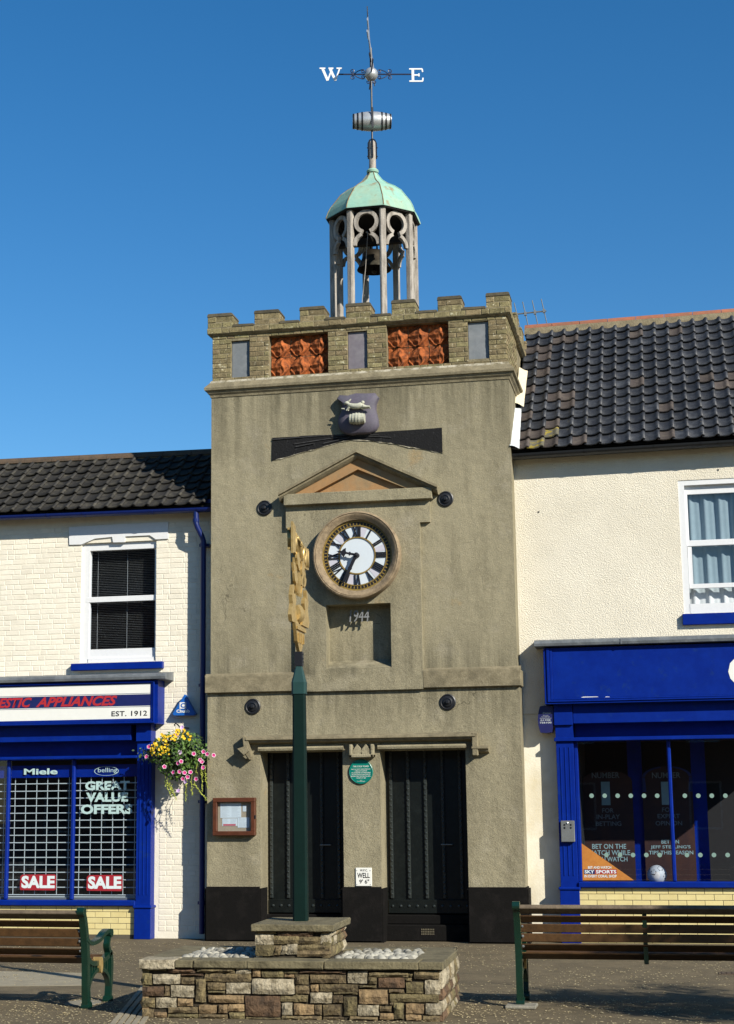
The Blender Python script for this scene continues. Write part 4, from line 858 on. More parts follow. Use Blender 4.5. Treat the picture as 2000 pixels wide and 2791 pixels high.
# window
wy = HY+.075
win = part('window', MB().box(wr[0], wr[0]+.115, wy-.03, wy+.06, wr[2], wr[3]).box(wr[1]-.02, wr[1], wy-.03, wy+.06, wr[2], wr[3]).box(wr[0]+.115, wr[1]-.02, wy-.028, wy+.06, wr[3]-.11, wr[3]).box(wr[0]+.115, wr[1]-.02, wy-.045, wy+.06, wr[2], wr[2]+.06), 'white_paint', lh)
g1 = rect(L1(665, 800), L1(1141, 1150), wy); g2 = rect(L1(665, 1190), L1(1145, 1537), wy)
def sash(x0, x1, z0, z1, gx0, gx1, gz0, gz1, y, rnd_=0.):
    mb = MB(); mb.box(x0, x1, y, y+.035, z0, gz0, .003); mb.box(x0, x1, y, y+.035, gz1, z1, .003); mb.box(x0, gx0, y+.001, y+.034, gz0-.002, gz1+.002); mb.box(gx1, x1, y+.001, y+.034, gz0-.002, gz1+.002)
    if rnd_:
        for sx, cx_ in ((1, gx0), (-1, gx1)):
            N = 6; pts = [(cx_, gz1)]+[(cx_+sx*rnd_*(1-math.sin(math.pi/2*i/N)), gz1-rnd_*(1-math.cos(math.pi/2*i/N))) for i in range(N+1)]
            mb.prism(pts, y+.003, y+.03)
    o = part('sash', mb, 'white_paint', win); return o
zm = g1[2]-.01
sash(wr[0]+.08, wr[1]-.005, zm-.02, wr[3]-.06, g1[0], g1[1], g1[2], g1[3], wy+.01, .06); part('meeting_rail', MB().box(wr[0]+.06, wr[1]-.003, wy-.032, wy+.02, g2[3], g1[2], .004), 'white_paint', win)
sash(wr[0]+.08, wr[1]-.005, wr[2]+.05, g2[3]+.02, g2[0], g2[1], g2[2], g2[3], wy-.018)
for g_, y in ((g1, wy+.028), (g2, wy)): part('pane', MB().add([(g_[0], y, g_[2]), (g_[1], y, g_[2]), (g_[1], y, g_[3]), (g_[0], y, g_[3])], [(0, 1, 2, 3)]), 'glass', win)
n_sl = 0; z = g2[2]-.02
mb = MB()
while z < g1[3]:
    mb.add([(g1[0]-.03, wy+.13, z), (g1[1]+.02, wy+.13, z), (g1[1]+.02, wy+.15, z-.004), (g1[0]-.03, wy+.15, z-.004)], [(0, 1, 2, 3), (3, 2, 1, 0)]); z += .0258
part('blind', mb, 'blind_slat', win)['kind'] = 'stuff'
mb = MB()
for t in (.08, .54): x = g1[0]+(g1[1]-g1[0])*t; mb.box(x-.002, x+.002, wy+.125, wy+.127, g2[2], g1[3])
part('blind_cord', mb, 'blind_slat', win)
part('room', MB().add([(wr[0]-.5, wy+.9, wr[2]-.5), (wr[1]+.5, wy+.9, wr[2]-.5), (wr[1]+.5, wy+.9, wr[3]+.5), (wr[0]-.5, wy+.9, wr[3]+.5)], [(0, 1, 2, 3)]), 'interior_dark', win)
s_ = rect(L1(522, 1638), L1(1197, 1690), HY-.08); part('sill', MB().box(s_[0], s_[1], HY-.085, HY+.1, s_[2], s_[3], .006), 'blue_paint', win)
hp_ = [(508, 640), (880, 618), (1240, 602), (1240, 725), (1150, 730), (1105, 700), (925, 708), (920, 750), (835, 752), (828, 712), (700, 725), (600, 768), (512, 770)]
part('window_head', MB().prism([(P(*L1(x, y), HY-.015).x, P(*L1(x, y), HY-.015).z) for x, y in hp_], HY-.02, HY+.06), 'white_paint', win)
# roof, gutter, downpipe
lp = math.radians(39)
rdg = P(300, 1226, 2.0)
def slope_to(px, py, x_, z0, Y0, pitch):
    d = ray(px, py); n_ = Vector((0, -math.sin(pitch), math.cos(pitch))); p0 = Vector((x_, Y0, z0)); q = CAM+d*((p0-CAM).dot(n_)/d.dot(n_)); return (q-p0).y/math.cos(pitch)
def lw(c, r_, x): return random.choice((0, 0, 0, 0, 0, 0, 1)) if random.random() < .12 else 0
Ls = slope_to(300, 1250, P(300, 1400, .1).x, ez(P(300, 1400, .1).x)+.05, .09, lp)
rf, lpt = roof(lh, HX0, TX0-.005, ez(HX0)+.05, ez(TX0)+.05, .09, lp, Ls, .245, .212, ['pantile_black', 'pantile_brown'], lw)
mb = MB(); rz = .1
x = HX0
while x < TX0-.1:
    x1 = min(x+.46, TX0-.005); a, b = lpt(x, Ls, 0), lpt(x1, Ls, 0); mb = MB()
    beam(mb, a+Vector((.003, .04, .0)), b+Vector((-.003, .04, 0)), [(.12*math.cos(math.pi*i/8), -.02+.105*math.sin(math.pi*i/8)) for i in range(9)]); part('ridge_tile', mb, 'ridge_brown', rf); x = x1
mb = MB(); a, b = lpt(HX0, Ls, 0), lpt(TX0-.005, Ls, 0); beam(mb, a, b, [(-.06, -.06), (-.05, .0), (.1, .01), (.1, -.06)]); part('ridge_bedding', mb, 'roof_mortar', rf)
gl_ = gutter('gutter', (HX0, .115, ez(HX0)), (TX0-.02, .115, ez(TX0)), .062, 'blue_pipe', lh, (.13, .42, .55, .79, .955))
part('fascia_board', MB().prism([(HX0, ez(HX0)-.02), (TX0-.01, ez(TX0)-.02), (TX0-.01, ez(TX0)+.14), (HX0, ez(HX0)+.14)], .19, HY-.005), 'blue_pipe', lh)
xp0 = P(*L1(1447, 520), .12).x; xp = P(*L1(1500, 1000), .2).x
mb = MB(); ztop = ez(xp0)-.05; mb.tube([(xp0, .115, ztop), (xp0, .115, ztop-.17), (xp0+.02, .12, ztop-.23), (xp-.02, .19, ztop-.36), (xp, .20, ztop-.42), (xp, .20, 2.0), (xp, .20, .08)], .04, 12)
dpipe = part('downpipe', mb, 'blue_pipe', lh, 40)
for z in (ztop-.48, ztop-.13, 3.55, 1.9, .5):
    mb = MB(); xx = xp0 if z > ztop-.2 else xp; yy = .115 if z > ztop-.2 else .2; mb.lathe([(.04, -.025), (.048, -.025), (.048, .025), (.04, .025)], (xx, yy, z), 'z', 12)
    if z < ztop-.2: mb.box(xp-.075, xp+.075, .235, HY+.0, z-.02, z+.02)
    part('pipe_bracket', mb, 'blue_pipe', dpipe)
# ---- right-hand house
RX0, RX1 = TX1-.01, 6.1
rh = root('rendered_house', ((RX0+RX1)/2, 2, 0), 'cream roughcast house with blue-black pantiled roof right of the tower', 'house')
ww = rect(R5(1245, 150), R5(1290, 1100), HY); wz0, wz1 = P(*R5(1500, 1098), HY).z, P(*R5(1500, 142), HY).z; wx0_ = ww[0]; wx1_ = wx0_+.98
rfz = rect(R6(220, 185), R6(1625, 580), .02)
rop = P(*R6(440, 1500), .14).x
mb = MB(); wallgrid(mb, RX0, RX1, 3.05, 6.75, HY, HY+.3, [(wx0_, wx1_, wz0, wz1, .14)]); part('wall', mb, 'cream_render', rh); part('rear_wall', MB().box(RX0, RX1, 5.4, 5.6, 0, 6.75), 'cream_render', rh)
mb = MB(); wallgrid(mb, RX0, RX1, 0, 3.05, HY+.012, HY+.3, [(rop+.02, RX1-.001, 0, 2.99, .2)]); part('lower_wall', mb, 'cream_smooth', rh)
geL, geR = P(*R4(50, 1150), .12), P(*R4(1625, 1050), .12); gs = (geR.z-geL.z)/(geR.x-geL.x); rz_ = lambda x: geL.z+gs*(x-geL.x)
gutter('gutter', (RX0+.02, .12, rz_(RX0)), (RX1, .12, rz_(RX1)), .07, 'black_pvc', rh, (.03, .26, .50, .66, .72, .95))
part('fascia_board', MB().prism([(RX0, rz_(RX0)-.03), (RX1, rz_(RX1)-.03), (RX1, rz_(RX1)+.14), (RX0, rz_(RX0)+.14)], .20, HY-.004), 'black_pvc', rh)
rp = math.radians(41)
def rw(c, r_, x):
    if c < 4: return random.choice((0, 0, 1, 1, 1, 0, 0, 1, 0, 0, 1, 2)) if c < 3 else random.choice((0, 0, 0, 1, 0))
    return 1 if random.random() < .04 else 0
xm = P(1750, 1200, .1).x; Rs = slope_to(1750, 880, xm, rz_(xm)+.06, .08, rp)
rrf, rpt = roof(rh, RX0+.03, RX1, rz_(RX0)+.06, rz_(RX1)+.06, .08, rp, Rs, Rs/14, .2, ['pantile_blue', 'pantile_brown', 'pantile_lichen'], rw)
x = RX0
while x < RX1-.1:
    x1 = min(x+.44, RX1); a, b = rpt(x, Rs, 0), rpt(x1, Rs, 0); mb = MB()
    beam(mb, a+Vector((.004, .06, .03)), b+Vector((-.004, .06, .03)), [(.12*math.cos(math.pi*i/8), .0+.10*math.sin(math.pi*i/8)) for i in range(9)]); part('ridge_tile', mb, 'ridge_red', rrf); x = x1
mb = MB(); a, b = rpt(RX0, Rs, 0), rpt(RX1, Rs, 0); beam(mb, a, b, [(-.09, -.07), (-.065, .045), (.1, .07), (.1, -.06)]); part('ridge_bedding', mb, 'roof_mortar', rrf)
mb = MB()
def fl(u, v): s_ = -.05+v*Rs*.30; p = rpt(RX0-.0+(u*.13*(1-.25*v)), s_, .05+.05*(1-u)+.012*math.sin(v*23+u*4)); return tuple(p)
mb.grid(fl, 4, 12); part('flashing', mb, 'flashing_white', rrf, 60)
mb = MB()
def fl2(u, v): s_ = Rs*(.30+v*.30); p = rpt(RX0+.01+(u*.12), s_, .07+.07*(1-u)+.008*math.sin(v*15+u*4)); return tuple(p)
mb.grid(fl2, 4, 10); part('flashing', mb, 'flashing_cream', rrf, 60)
# right-hand window
wy = HY+.055
rwin = part('window', MB().box(wx0_, wx0_+.085, wy-.045, wy+.06, wz0, wz1).box(wx1_-.085, wx1_, wy-.045, wy+.06, wz0, wz1).box(wx0_+.085, wx1_-.085, wy-.045, wy+.06, wz1-.07, wz1).box(wx0_+.085, wx1_-.085, wy-.05, wy+.06, wz0, wz0+.13), 'white_paint', rh); win = rwin
gz = [P(*R5(1500, y), wy).z for y in (245, 588, 620, 890, 922, 985)]
sash(wx0_+.07, wx1_-.07, gz[1], wz1-.06, wx0_+.12, wx1_-.12, gz[1]+.02, gz[0], wy+.015); part('meeting_rail', MB().box(wx0_+.075, wx1_-.075, wy-.03, wy+.02, gz[2], gz[1]+.02, .004), 'white_paint', win)
sash(wx0_+.09, wx1_-.09, gz[4], gz[2], wx0_+.145, wx1_-.145, gz[3], gz[2]-.002, wy-.022)
for a, b, y in ((gz[1], gz[0], wy+.032), (gz[3], gz[2], wy-.004)): part('pane', MB().add([(wx0_+.1, y, a), (wx1_-.1, y, a), (wx1_-.1, y, b), (wx0_+.1, y, b)], [(0, 1, 2, 3)]), 'glass_blue', win)
mb = MB(); mb.grid(lambda u, v: (wx0_+u*(wx1_-wx0_), wy+.11+.02*math.sin(u*30)+.012*math.sin(u*63+v*2), wz0-.15+v*(wz1-wz0+.1)), 60, 2); part('net_curtain', mb, 'net_curtain', win, 80)
part('room', MB().add([(wx0_-.4, wy+.8, wz0-.5), (wx1_+.4, wy+.8, wz0-.5), (wx1_+.4, wy+.8, wz1+.5), (wx0_-.4, wy+.8, wz1+.5)], [(0, 1, 2, 3)]), 'interior_mid', win)
zsl = [P(*R5(1500, y), HY-.06).z for y in (1100, 1180)]; xsl = P(*R5(1257, 1140), HY-.06).x
part('sill', MB().box(xsl, wx1_+.09, HY-.065, HY+.1, zsl[1], zsl[0], .006), 'blue_paint', win)
mb = MB()
for x, y in ((1512, 80), (230, 380)): p = P(*R5(x, y), HY); mb.lathe([(.012, 0), (.012, .006), (.001, .008)], (p.x, HY, p.z), '-y', 8)
part('drill_hole', mb, 'sign_black', rh)['kind'] = 'stuff'
# aerial behind the tower
a0, a1 = P(*R4(60, 155), 3.0), P(*R4(285, 124), 3.0)
aer = root('tv_aerial', ((a0.x+a1.x)/2-.6, 3.0, a0.z-.9), 'grey television aerial poking out beside the tower battlements', 'aerial')
mb = MB(); mb.tube([a0-Vector((.25, 0, -.01)), a1], .012, 6); part('boom', mb, 'steel', aer)
for x, y in ((75, 152), (135, 144), (203, 134), (268, 124)):
    p = P(*R4(x, y), 3.0); mb = MB(); e = Vector((.035, .05, -.19)); mb.tube([p-e, p+e], .008, 6); mb.box(p.x-.02, p.x+.02, p.y-.02, p.y+.02, p.z-.03, p.z+.03); part('element', mb, 'steel', aer)
mb = MB(); mb.tube([a0-Vector((.25, 0, -.01)), a0-Vector((.25, 0, 1.6))], .016, 6); part('mast', mb, 'steel', aer)
# ------------------------------------------------------------------ shopfronts
def lead_cap(mb, xa, xb, za, zb, yf):                      # sloping lead-covered top with a rolled edge
    beam(mb, (xa, 0, za), (xb, 0, zb), [(HY-.002, .085), (HY-.03, .085), (yf+.03, .045), (yf, .03), (yf-.008, .0), (yf, -.035), (yf+.03, -.04), (HY-.002, -.04)])
def zline(Z, x, y, Y): return P(*Z(x, y), Y).z
def fluted_pilaster(sf, xa, xb, zb, zt, y, wall=HY):
    pm = part('pilaster', MB().box(xa, xb, y, wall+.01, zb, zt, .004), 'blue_paint', sf); n = 3; w_ = xb-xa
    for k in range(n):
        x = xa+w_*(.24+.26*k); part('flute', MB().prism([(x-.011, y+.002), (x+.011, y+.002), (x+.005, y-.008), (x-.005, y-.008)], zb+.16, zt-.08, 'z'), 'blue_paint', pm)
    return pm
# ---- left: appliance shop
FX0 = -6.5
sfl = root('shopfront', (-4.5, HY, 0), 'blue shopfront with barred display windows and white appliance sign left of the tower', 'shopfront')
fy = .02; xr = P(*L2(1160, 300), fy).x
fz0, fz1 = zline(L2, 600, 474, fy), zline(L2, 600, 160, fy)
mb = MB(); mb.box(FX0, xr, fy+.03, HY, fz0, fz1+.01); box_ = part('fascia', mb, 'blue_paint', sfl)
sx1_ = P(*L2(1106, 300), fy).x; sz0, sz1 = zline(L2, 600, 435, fy), zline(L2, 600, 182, fy)
mb = MB(); m_ = [(0, .0), (.022, .0), (.028, .012), (.036, .012), (.042, -.012), (.06, -.014), (.066, .02)]
for k, (o, d) in enumerate(((.0, .015), (.022, .0), (.045, -.012))):     # stepped picture-frame moulding
    t0, t1 = o, o+.022
    X1, Z0_, Z1_ = sx1_, sz0, sz1
    mb.box(X1+t0, X1+t1, fy+d, fy+.031, Z0_-t1, Z1_+t1*.4, .003); mb.box(FX0, X1+t0, fy+d, fy+.031, Z0_-t1, Z0_-t0, .003); mb.box(FX0, X1+t0, fy+d, fy+.031, Z1_+t0*.4, Z1_+t1*.4, .002)
part('fascia_moulding', mb, 'blue_paint', box_)
sg = part('signboard', MB().box(FX0, sx1_, fy+.02, fy+.032, sz0, sz1), 'sign_white', box_)
H_ = sz1-sz0
slope_sign = 0
def band(z_0, z_1, y, mt): part('sign_band', MB().box(FX0, sx1_-.002, y, fy+.03, z_0, z_1), mt, box_)
zt0, zt1 = zline(L2, 600, 342, fy), zline(L2, 600, 258, fy)
band(zt0, zt1, fy+.0185, 'navy_band'); band(zt0-.016, zt0-.01, fy+.0185, 'navy_band'); band(zt1+.010, zt1+.016, fy+.0185, 'navy_band')
xe_ = P(*L2(862, 300), fy).x; x_a = P(*L2(262, 300), fy).x; wA = xe_-x_a
text('APPLIANCES', x_a, xe_, zt0+.012, zt1-.008, fy+.0165, 'sign_red', box_, bold=.035, shear=.35)
xs_ = P(*L2(232, 300), fy).x; text('DOMESTIC', xs_-wA*.79, xs_, zt0+.012, zt1-.008, fy+.0165, 'sign_red', box_, bold=.035, shear=.35)
text('EST. 1912', P(*L2(820, 390), fy).x, P(*L2(1083, 390), fy).x, zline(L2, 950, 408, fy), zline(L2, 950, 370, fy), fy+.0165, 'sign_black', box_, bold=.012, spacing=1.05)
mb = MB(); lead_cap(mb, FX0, P(*L2(1222, 100), -.02).x, fz1+.055, fz1+.055, -.03); part('lead_flashing', mb, 'lead', sfl)
pxa, pxb = P(*L2(1003, 1500), .13).x, P(*L2(1112, 1500), .13).x
fr1, fr0 = zline(L2, 600, 508, .12), zline(L2, 600, 592, .12); rl1, rl0 = zline(L2, 600, 704, .10), zline(L2, 600, 724, .10)
gb, sb0 = zline(L2, 500, 1762, .2), zline(L2, 500, 1812, .12)
part('frieze', MB().box(FX0, P(*L2(966, 550), .12).x, .12, HY+.1, fr0, fz0+.02, .004), 'blue_paint', sfl)
part('recess_board', MB().box(FX0, pxa, .34, .37, rl0, fr0+.1), 'blue_paint', sfl)
part('capital', MB().box(pxa-.005, pxb+.002, .09, HY, fr0-.02, fz0+.012, .004), 'blue_paint', sfl)
part('transom', MB().box(FX0, pxa, .10, .3, rl0, rl1, .006), 'blue_paint', sfl)
zpb = zline(L2, 1050, 1815, .13)
fluted_pilaster(sfl, pxa, pxb, zpb, fr0-.02, .13)
part('pilaster_base', MB().box(pxa-.012, pxb+.012, .105, HY, 0, zpb-.03, .004).box(pxa-.03, pxb+.03, .085, HY, zpb-.03, zpb+.012, .012), 'blue_paint', sfl)
part('window_sill', MB().box(FX0, pxa+.001, .10, .36, sb0, gb-.01, .012), 'blue_paint', sfl)
my = .205
for px_ in (35, 520): # mullions
    x = P(*L2(px_+10, 1300), my).x; part('mullion', MB().box(x-.028, x+.028, my, my+.07, gb-.012, rl0+.002, .016), 'blue_paint', sfl)
x = P(*L2(530, 1300), my).x; x2 = P(*L2(45, 1300), my).x; part('mullion', MB().box(2*x2-x-.028, 2*x2-x+.028, my, my+.07, gb-.012, rl0+.002, .016), 'blue_paint', sfl)
gy = .24
for a, b in ((2*x2-x, x2), (x2, x), (x, pxa)): part('pane', MB().add([(a, gy, gb-.02), (b, gy, gb-.02), (b, gy, rl0), (a, gy, rl0)], [(0, 1, 2, 3)]), 'glass', sfl)
def glass_text(s, a, b, mt, parent, y=gy-.003, **k): q = rect(L2(*a), L2(*b), y); return text(s, *q, y, mt, parent, **k)
glass_text('Miele', (175, 795), (424, 840), 'glass_text', sfl, bold=.03)
glass_text('belling', (722, 790), (865, 833), 'glass_text', sfl, bold=0)
q = rect(L2(695, 780), L2(876, 848), gy-.003); mb = MB()
for k in range(36):
    for t0, t1 in ((k, k+1),):
        a0, a1 = 2*math.pi*t0/36, 2*math.pi*t1/36; cx_, cz_, rx_, rz2 = (q[0]+q[1])/2, (q[2]+q[3])/2, (q[1]-q[0])/2, (q[3]-q[2])/2
        mb.add([(cx_+rx_*k_*math.cos(a_), gy-.0032, cz_+rz2*k_*math.sin(a_)) for k_, a_ in ((1, a0), (1, a1), (.95, a1), (.95, a0))], [(0, 1, 2, 3)])
part('oval_mark', mb, 'glass_text', sfl)
for s_, a, b in (('GREAT', (628, 888), (957, 955)), ('VALUE', (635, 972), (945, 1042)), ('OFFERS', (595, 1060), (978, 1132))): glass_text(s_, a, b, 'glass_text', sfl, bold=.045)
for a, b in (((148, 1578), (412, 1695)), ((640, 1582), (905, 1700))):
    q = rect(L2(*a), L2(*b), gy-.004); o = part('sale_sticker', MB().prism([(q[0]+.004, q[2]), (q[1]-.02, q[2]-.004), (q[1], q[2]+.02), (q[1], q[3]-.02), (q[1]-.02, q[3]-.0), (q[0]+.03, q[3]-.004), (q[0], q[3]-.03), (q[0]-.004, q[2]+.03)], gy-.005, gy-.003), 'sticker_red', sfl)
    text('SALE', q[0]+.018, q[1]-.018, q[2]+.026, q[3]-.02, gy-.0062, 'sticker_white', o, bold=.045)
# display behind the glass: blue pelmets, roller grille, ledge
room = part('display_room', MB().add([(FX0, 1.6, 0), (pxb, 1.6, 0), (pxb, 1.6, 3.2), (FX0, 1.6, 3.2)], [(0, 1, 2, 3)]).add([(pxb-.02, .3, 0), (pxb-.02, 1.6, 0), (pxb-.02, 1.6, 3.2), (pxb-.02, .3, 3.2)], [(3, 2, 1, 0)]).add([(FX0, .3, gb-.06), (pxb, .3, gb-.06), (pxb, 1.6, gb-.06), (FX0, 1.6, gb-.06)], [(0, 1, 2, 3)]).add([(FX0, .38, rl1), (pxb, .38, rl1), (pxb, 1.6, rl1), (FX0, 1.6, rl1)], [(3, 2, 1, 0)]), 'interior_dark', sfl)
z0_, z1_ = zline(L2, 500, 860, .26), zline(L2, 500, 770, .26)
for a, b in ((2*x2-x+.03, x2-.03), (x2+.03, x-.04), (x+.03, pxa-.02)): part('pelmet', MB().box(a, b, .262, .285, z0_, z1_), 'blue_paint', sfl)
gry = .30; z = gb+.055; k = 0
zs_ = []
while z < z0_+.05: zs_.append(z); z += .1055
gr = part('roller_grille', MB().box(FX0, pxa-.02, gry-.005, gry+.008, zs_[0]-.055, zs_[0]-.02), 'grille_white', sfl)
for z in zs_: part('bar', MB().box(FX0, pxa-.02, gry-.008, gry+.008, z-.007, z+.007, .003), 'grille_white', gr)
mb = MB(); x_ = FX0+.05
while x_ < pxa-.05:
    for za, zb_ in zip(zs_, zs_[1:]): mb.box(x_-.0045, x_+.0045, gry-.003, gry+.003, za+.007, zb_-.007)
    x_ += .168
part('grille_link', mb, 'grille_white', gr)['kind'] = 'stuff'
part('display_ledge', MB().box(FX0, pxa-.01, .27, .5, gb-.05, gb+.022), 'interior_mid', sfl)
# glazed stall riser
by_ = .165
part('stall_riser', MB().box(FX0, pxa, by_+.004, .3, 0, sb0+.002), 'dark_joint', sfl)
zc = sb0-.0; n = 7; chh = (sb0)/n if sb0/7 > .07 else .078
chh = .0795; n = int(sb0/chh)
for b in courses(free(-5.95, pxa-.002, []), sb0-n*chh, n, chh, st=.228, joint=.006, bond='stretcher'): put_brick(b, by_, sfl, 'glazed_brick', 'glazed_brick', D=.02, ch=.003, jit=.0008, jy=.0006)
# alarm box (triangle)
q = [P(*L2(*p), HY-.10) for p in ((1362, 250), (1443, 392), (1430, 404), (1285, 404), (1275, 392))]
al = root('alarm_box', (q[0].x, HY, q[2].z), 'blue triangular alarm box on the cream brick wall above the flower basket', 'alarm box')
part('case', MB().prism([(p.x, p.z) for p in q], HY-.11, HY-.004), 'alarm_blue', al)
qq = rect(L2(1302, 360), L2(1400, 384), HY-.112); text('Chubb', *qq, HY-.1125, 'sign_white', al, bold=.03)
qq = rect(L2(1325, 307), L2(1373, 354), HY-.112); part('emblem', MB().box(qq[0], qq[1], HY-.1115, HY-.108, qq[2], qq[3]), 'sign_white', al); text('C', qq[0]+.015, qq[1]-.012, qq[2]+.012, qq[3]-.012, HY-.1135, 'alarm_blue', al, bold=.04)
# ---- right: betting shop
SX1 = 6.0
sfr = root('shopfront', (4.2, HY, 0), 'bright blue shopfront with dark poster windows right of the tower', 'shopfront')
fy = .02; xl_ = P(*R6(222, 390), fy).x
def zR(y, Y): return P(*R6(900, y), Y).z
fz0, fz1 = zR(578, fy), zR(160, fy)
fb = part('fascia', MB().box(xl_, SX1, fy+.03, HY, fz0, fz1), 'blue_paint', sfr)
ix0 = P(*R6(288, 390), fy).x; iz0, iz1 = zR(533, fy), zR(205, fy)
mb = MB()
ws = (ix0-xl_)/3
for k, d in enumerate((.012, -.006, .006)):
    a, b = xl_+k*ws, xl_+(k+1)*ws-.003; hh = (iz0-fz0)/3
    mb.box(a, b, fy+d, fy+.031, fz0+k*hh, fz1, .004); mb.box(b, SX1, fy+d, fy+.031, fz0+k*hh, fz0+(k+1)*hh-.003, .004)
part('fascia_moulding', mb, 'blue_paint', fb)
part('signboard', MB().box(ix0, SX1, fy+.022, fy+.032, iz0, fz1), 'blue_paint', fb)
for a, b in ((495, 625), (665, 712)): q = rect(R6(a, 536), R6(b, 541), fy); part('paint_chip', MB().prism([(q[0], q[2]), (q[1], q[2]+.002), (q[1]-.02, q[3]), (q[0]+.03, q[3]+.002)], fy+.0205, fy+.023), 'sign_white', fb)
cc_ = P(*R6(1700, 340), fy); text('C', cc_.x-.205, cc_.x+.16, cc_.z-.22, cc_.z+.20, fy+.019, 'sign_white', fb, bold=.06)
mb = MB(); xlc = P(*R6(150, 130), -.02).x; lead_cap(mb, xlc, SX1, fz1+.06, fz1+.06, -.04); part('lead_flashing', mb, 'lead', sfr)
part('flashing_joint', MB().box(P(*R6(790, 120), -.04).x-.012, P(*R6(790, 120), -.04).x+.012, -.053, 0, fz1+.02, fz1+.095, .004), 'lead', sfr)
cxa, cxb = P(*R6(300, 680), .10).x, P(*R6(428, 680), .10).x
qa, qb = P(*R6(332, 1400), .13).x, P(*R6(462, 1400), .13).x
qa = (cxa+P(*R6(348, 2000), .13).x)/2; qb = qa+.235
fr0, rl1, rl0 = zR(725, .12), zR(828, .09), zR(856, .09); gb, sb0 = zR(1897, .2), zR(1950, .12)
part('frieze', MB().box(qb+.01, SX1, .11, HY+.1, fr0, fz0+.02, .004), 'blue_paint', sfr); part('recess_board', MB().box(qb, SX1, .34, .37, rl0, fr0+.1), 'blue_paint', sfr)
part('capital', MB().box(qa-.012, qb+.004, .09, HY, zR(735, .1), fz0+.01, .004), 'blue_paint', sfr)
part('transom', MB().box(qa-.02, SX1, .09, .3, rl0, rl1, .006), 'blue_paint', sfr)
zpb = zR(1950, .13)
pl_ = fluted_pilaster(sfr, qa, qb, zpb, rl0, .13); part('pilaster_neck', MB().box(qa, qb, .13, HY, rl1, zR(735, .1)), 'blue_paint', sfr)
part('pilaster_base', MB().box(qa-.012, qb+.012, .105, HY, 0, zpb-.03, .004).box(qa-.03, qb+.03, .085, HY, zpb-.03, zpb+.012, .012), 'blue_paint', sfr)
part('window_sill', MB().box(qb-.001, SX1, .10, .36, sb0, gb-.01, .012), 'blue_paint', sfr); part('window_jamb', MB().box(qb, qb+.05, .19, .36, gb-.012, rl0, .008), 'blue_paint', sfr)
my = .205; xm_ = P(*R6(1165, 1400), my).x; part('mullion', MB().box(xm_-.026, xm_+.026, my, my+.07, gb-.012, rl0+.002, .014), 'blue_paint', sfr)
x3 = xm_+(xm_-qb-.04); gy = .24
for a, b in ((qb+.04, xm_), (xm_, SX1)): part('pane', MB().add([(a, gy, gb-.02), (b, gy, gb-.02), (b, gy, rl0), (a, gy, rl0)], [(0, 1, 2, 3)]), 'glass', sfr)
part('display_room', MB().add([(qa, 2.4, 0), (SX1, 2.4, 0), (SX1, 2.4, 3.2), (qa, 2.4, 3.2)], [(0, 1, 2, 3)]).add([(qb, .3, gb-.05), (SX1, .3, gb-.05), (SX1, .7, gb-.05), (qb, .7, gb-.05)], [(0, 1, 2, 3)]).add([(qb, .38, rl1), (SX1, .38, rl1), (SX1, 2.4, rl1), (qb, 2.4, rl1)], [(3, 2, 1, 0)]).add([(qb+.02, .3, 0), (qb+.02, 2.4, 0), (qb+.02, 2.4, 3.2), (qb+.02, .3, 3.2)], [(0, 1, 2, 3)]), 'interior_dark', sfr)
zq = zoomer(1560, 2040, 4.0625); pyy = 1.55
for a, b in (((632, 40), (790, 1460)), ((1340, 60), (1500, 1460))): q = rect(zq(*a), zq(*b), 1.6); part('display_column', MB().box(q[0], q[1], 1.6, 1.7, 0, q[3]+.4), 'blue_paint', sfr)
def ztext(s, a, b, mt, parent, y=pyy-.002, **k): return text(s, *rect(zq(*a), zq(*b), y), y, mt, parent, **k)
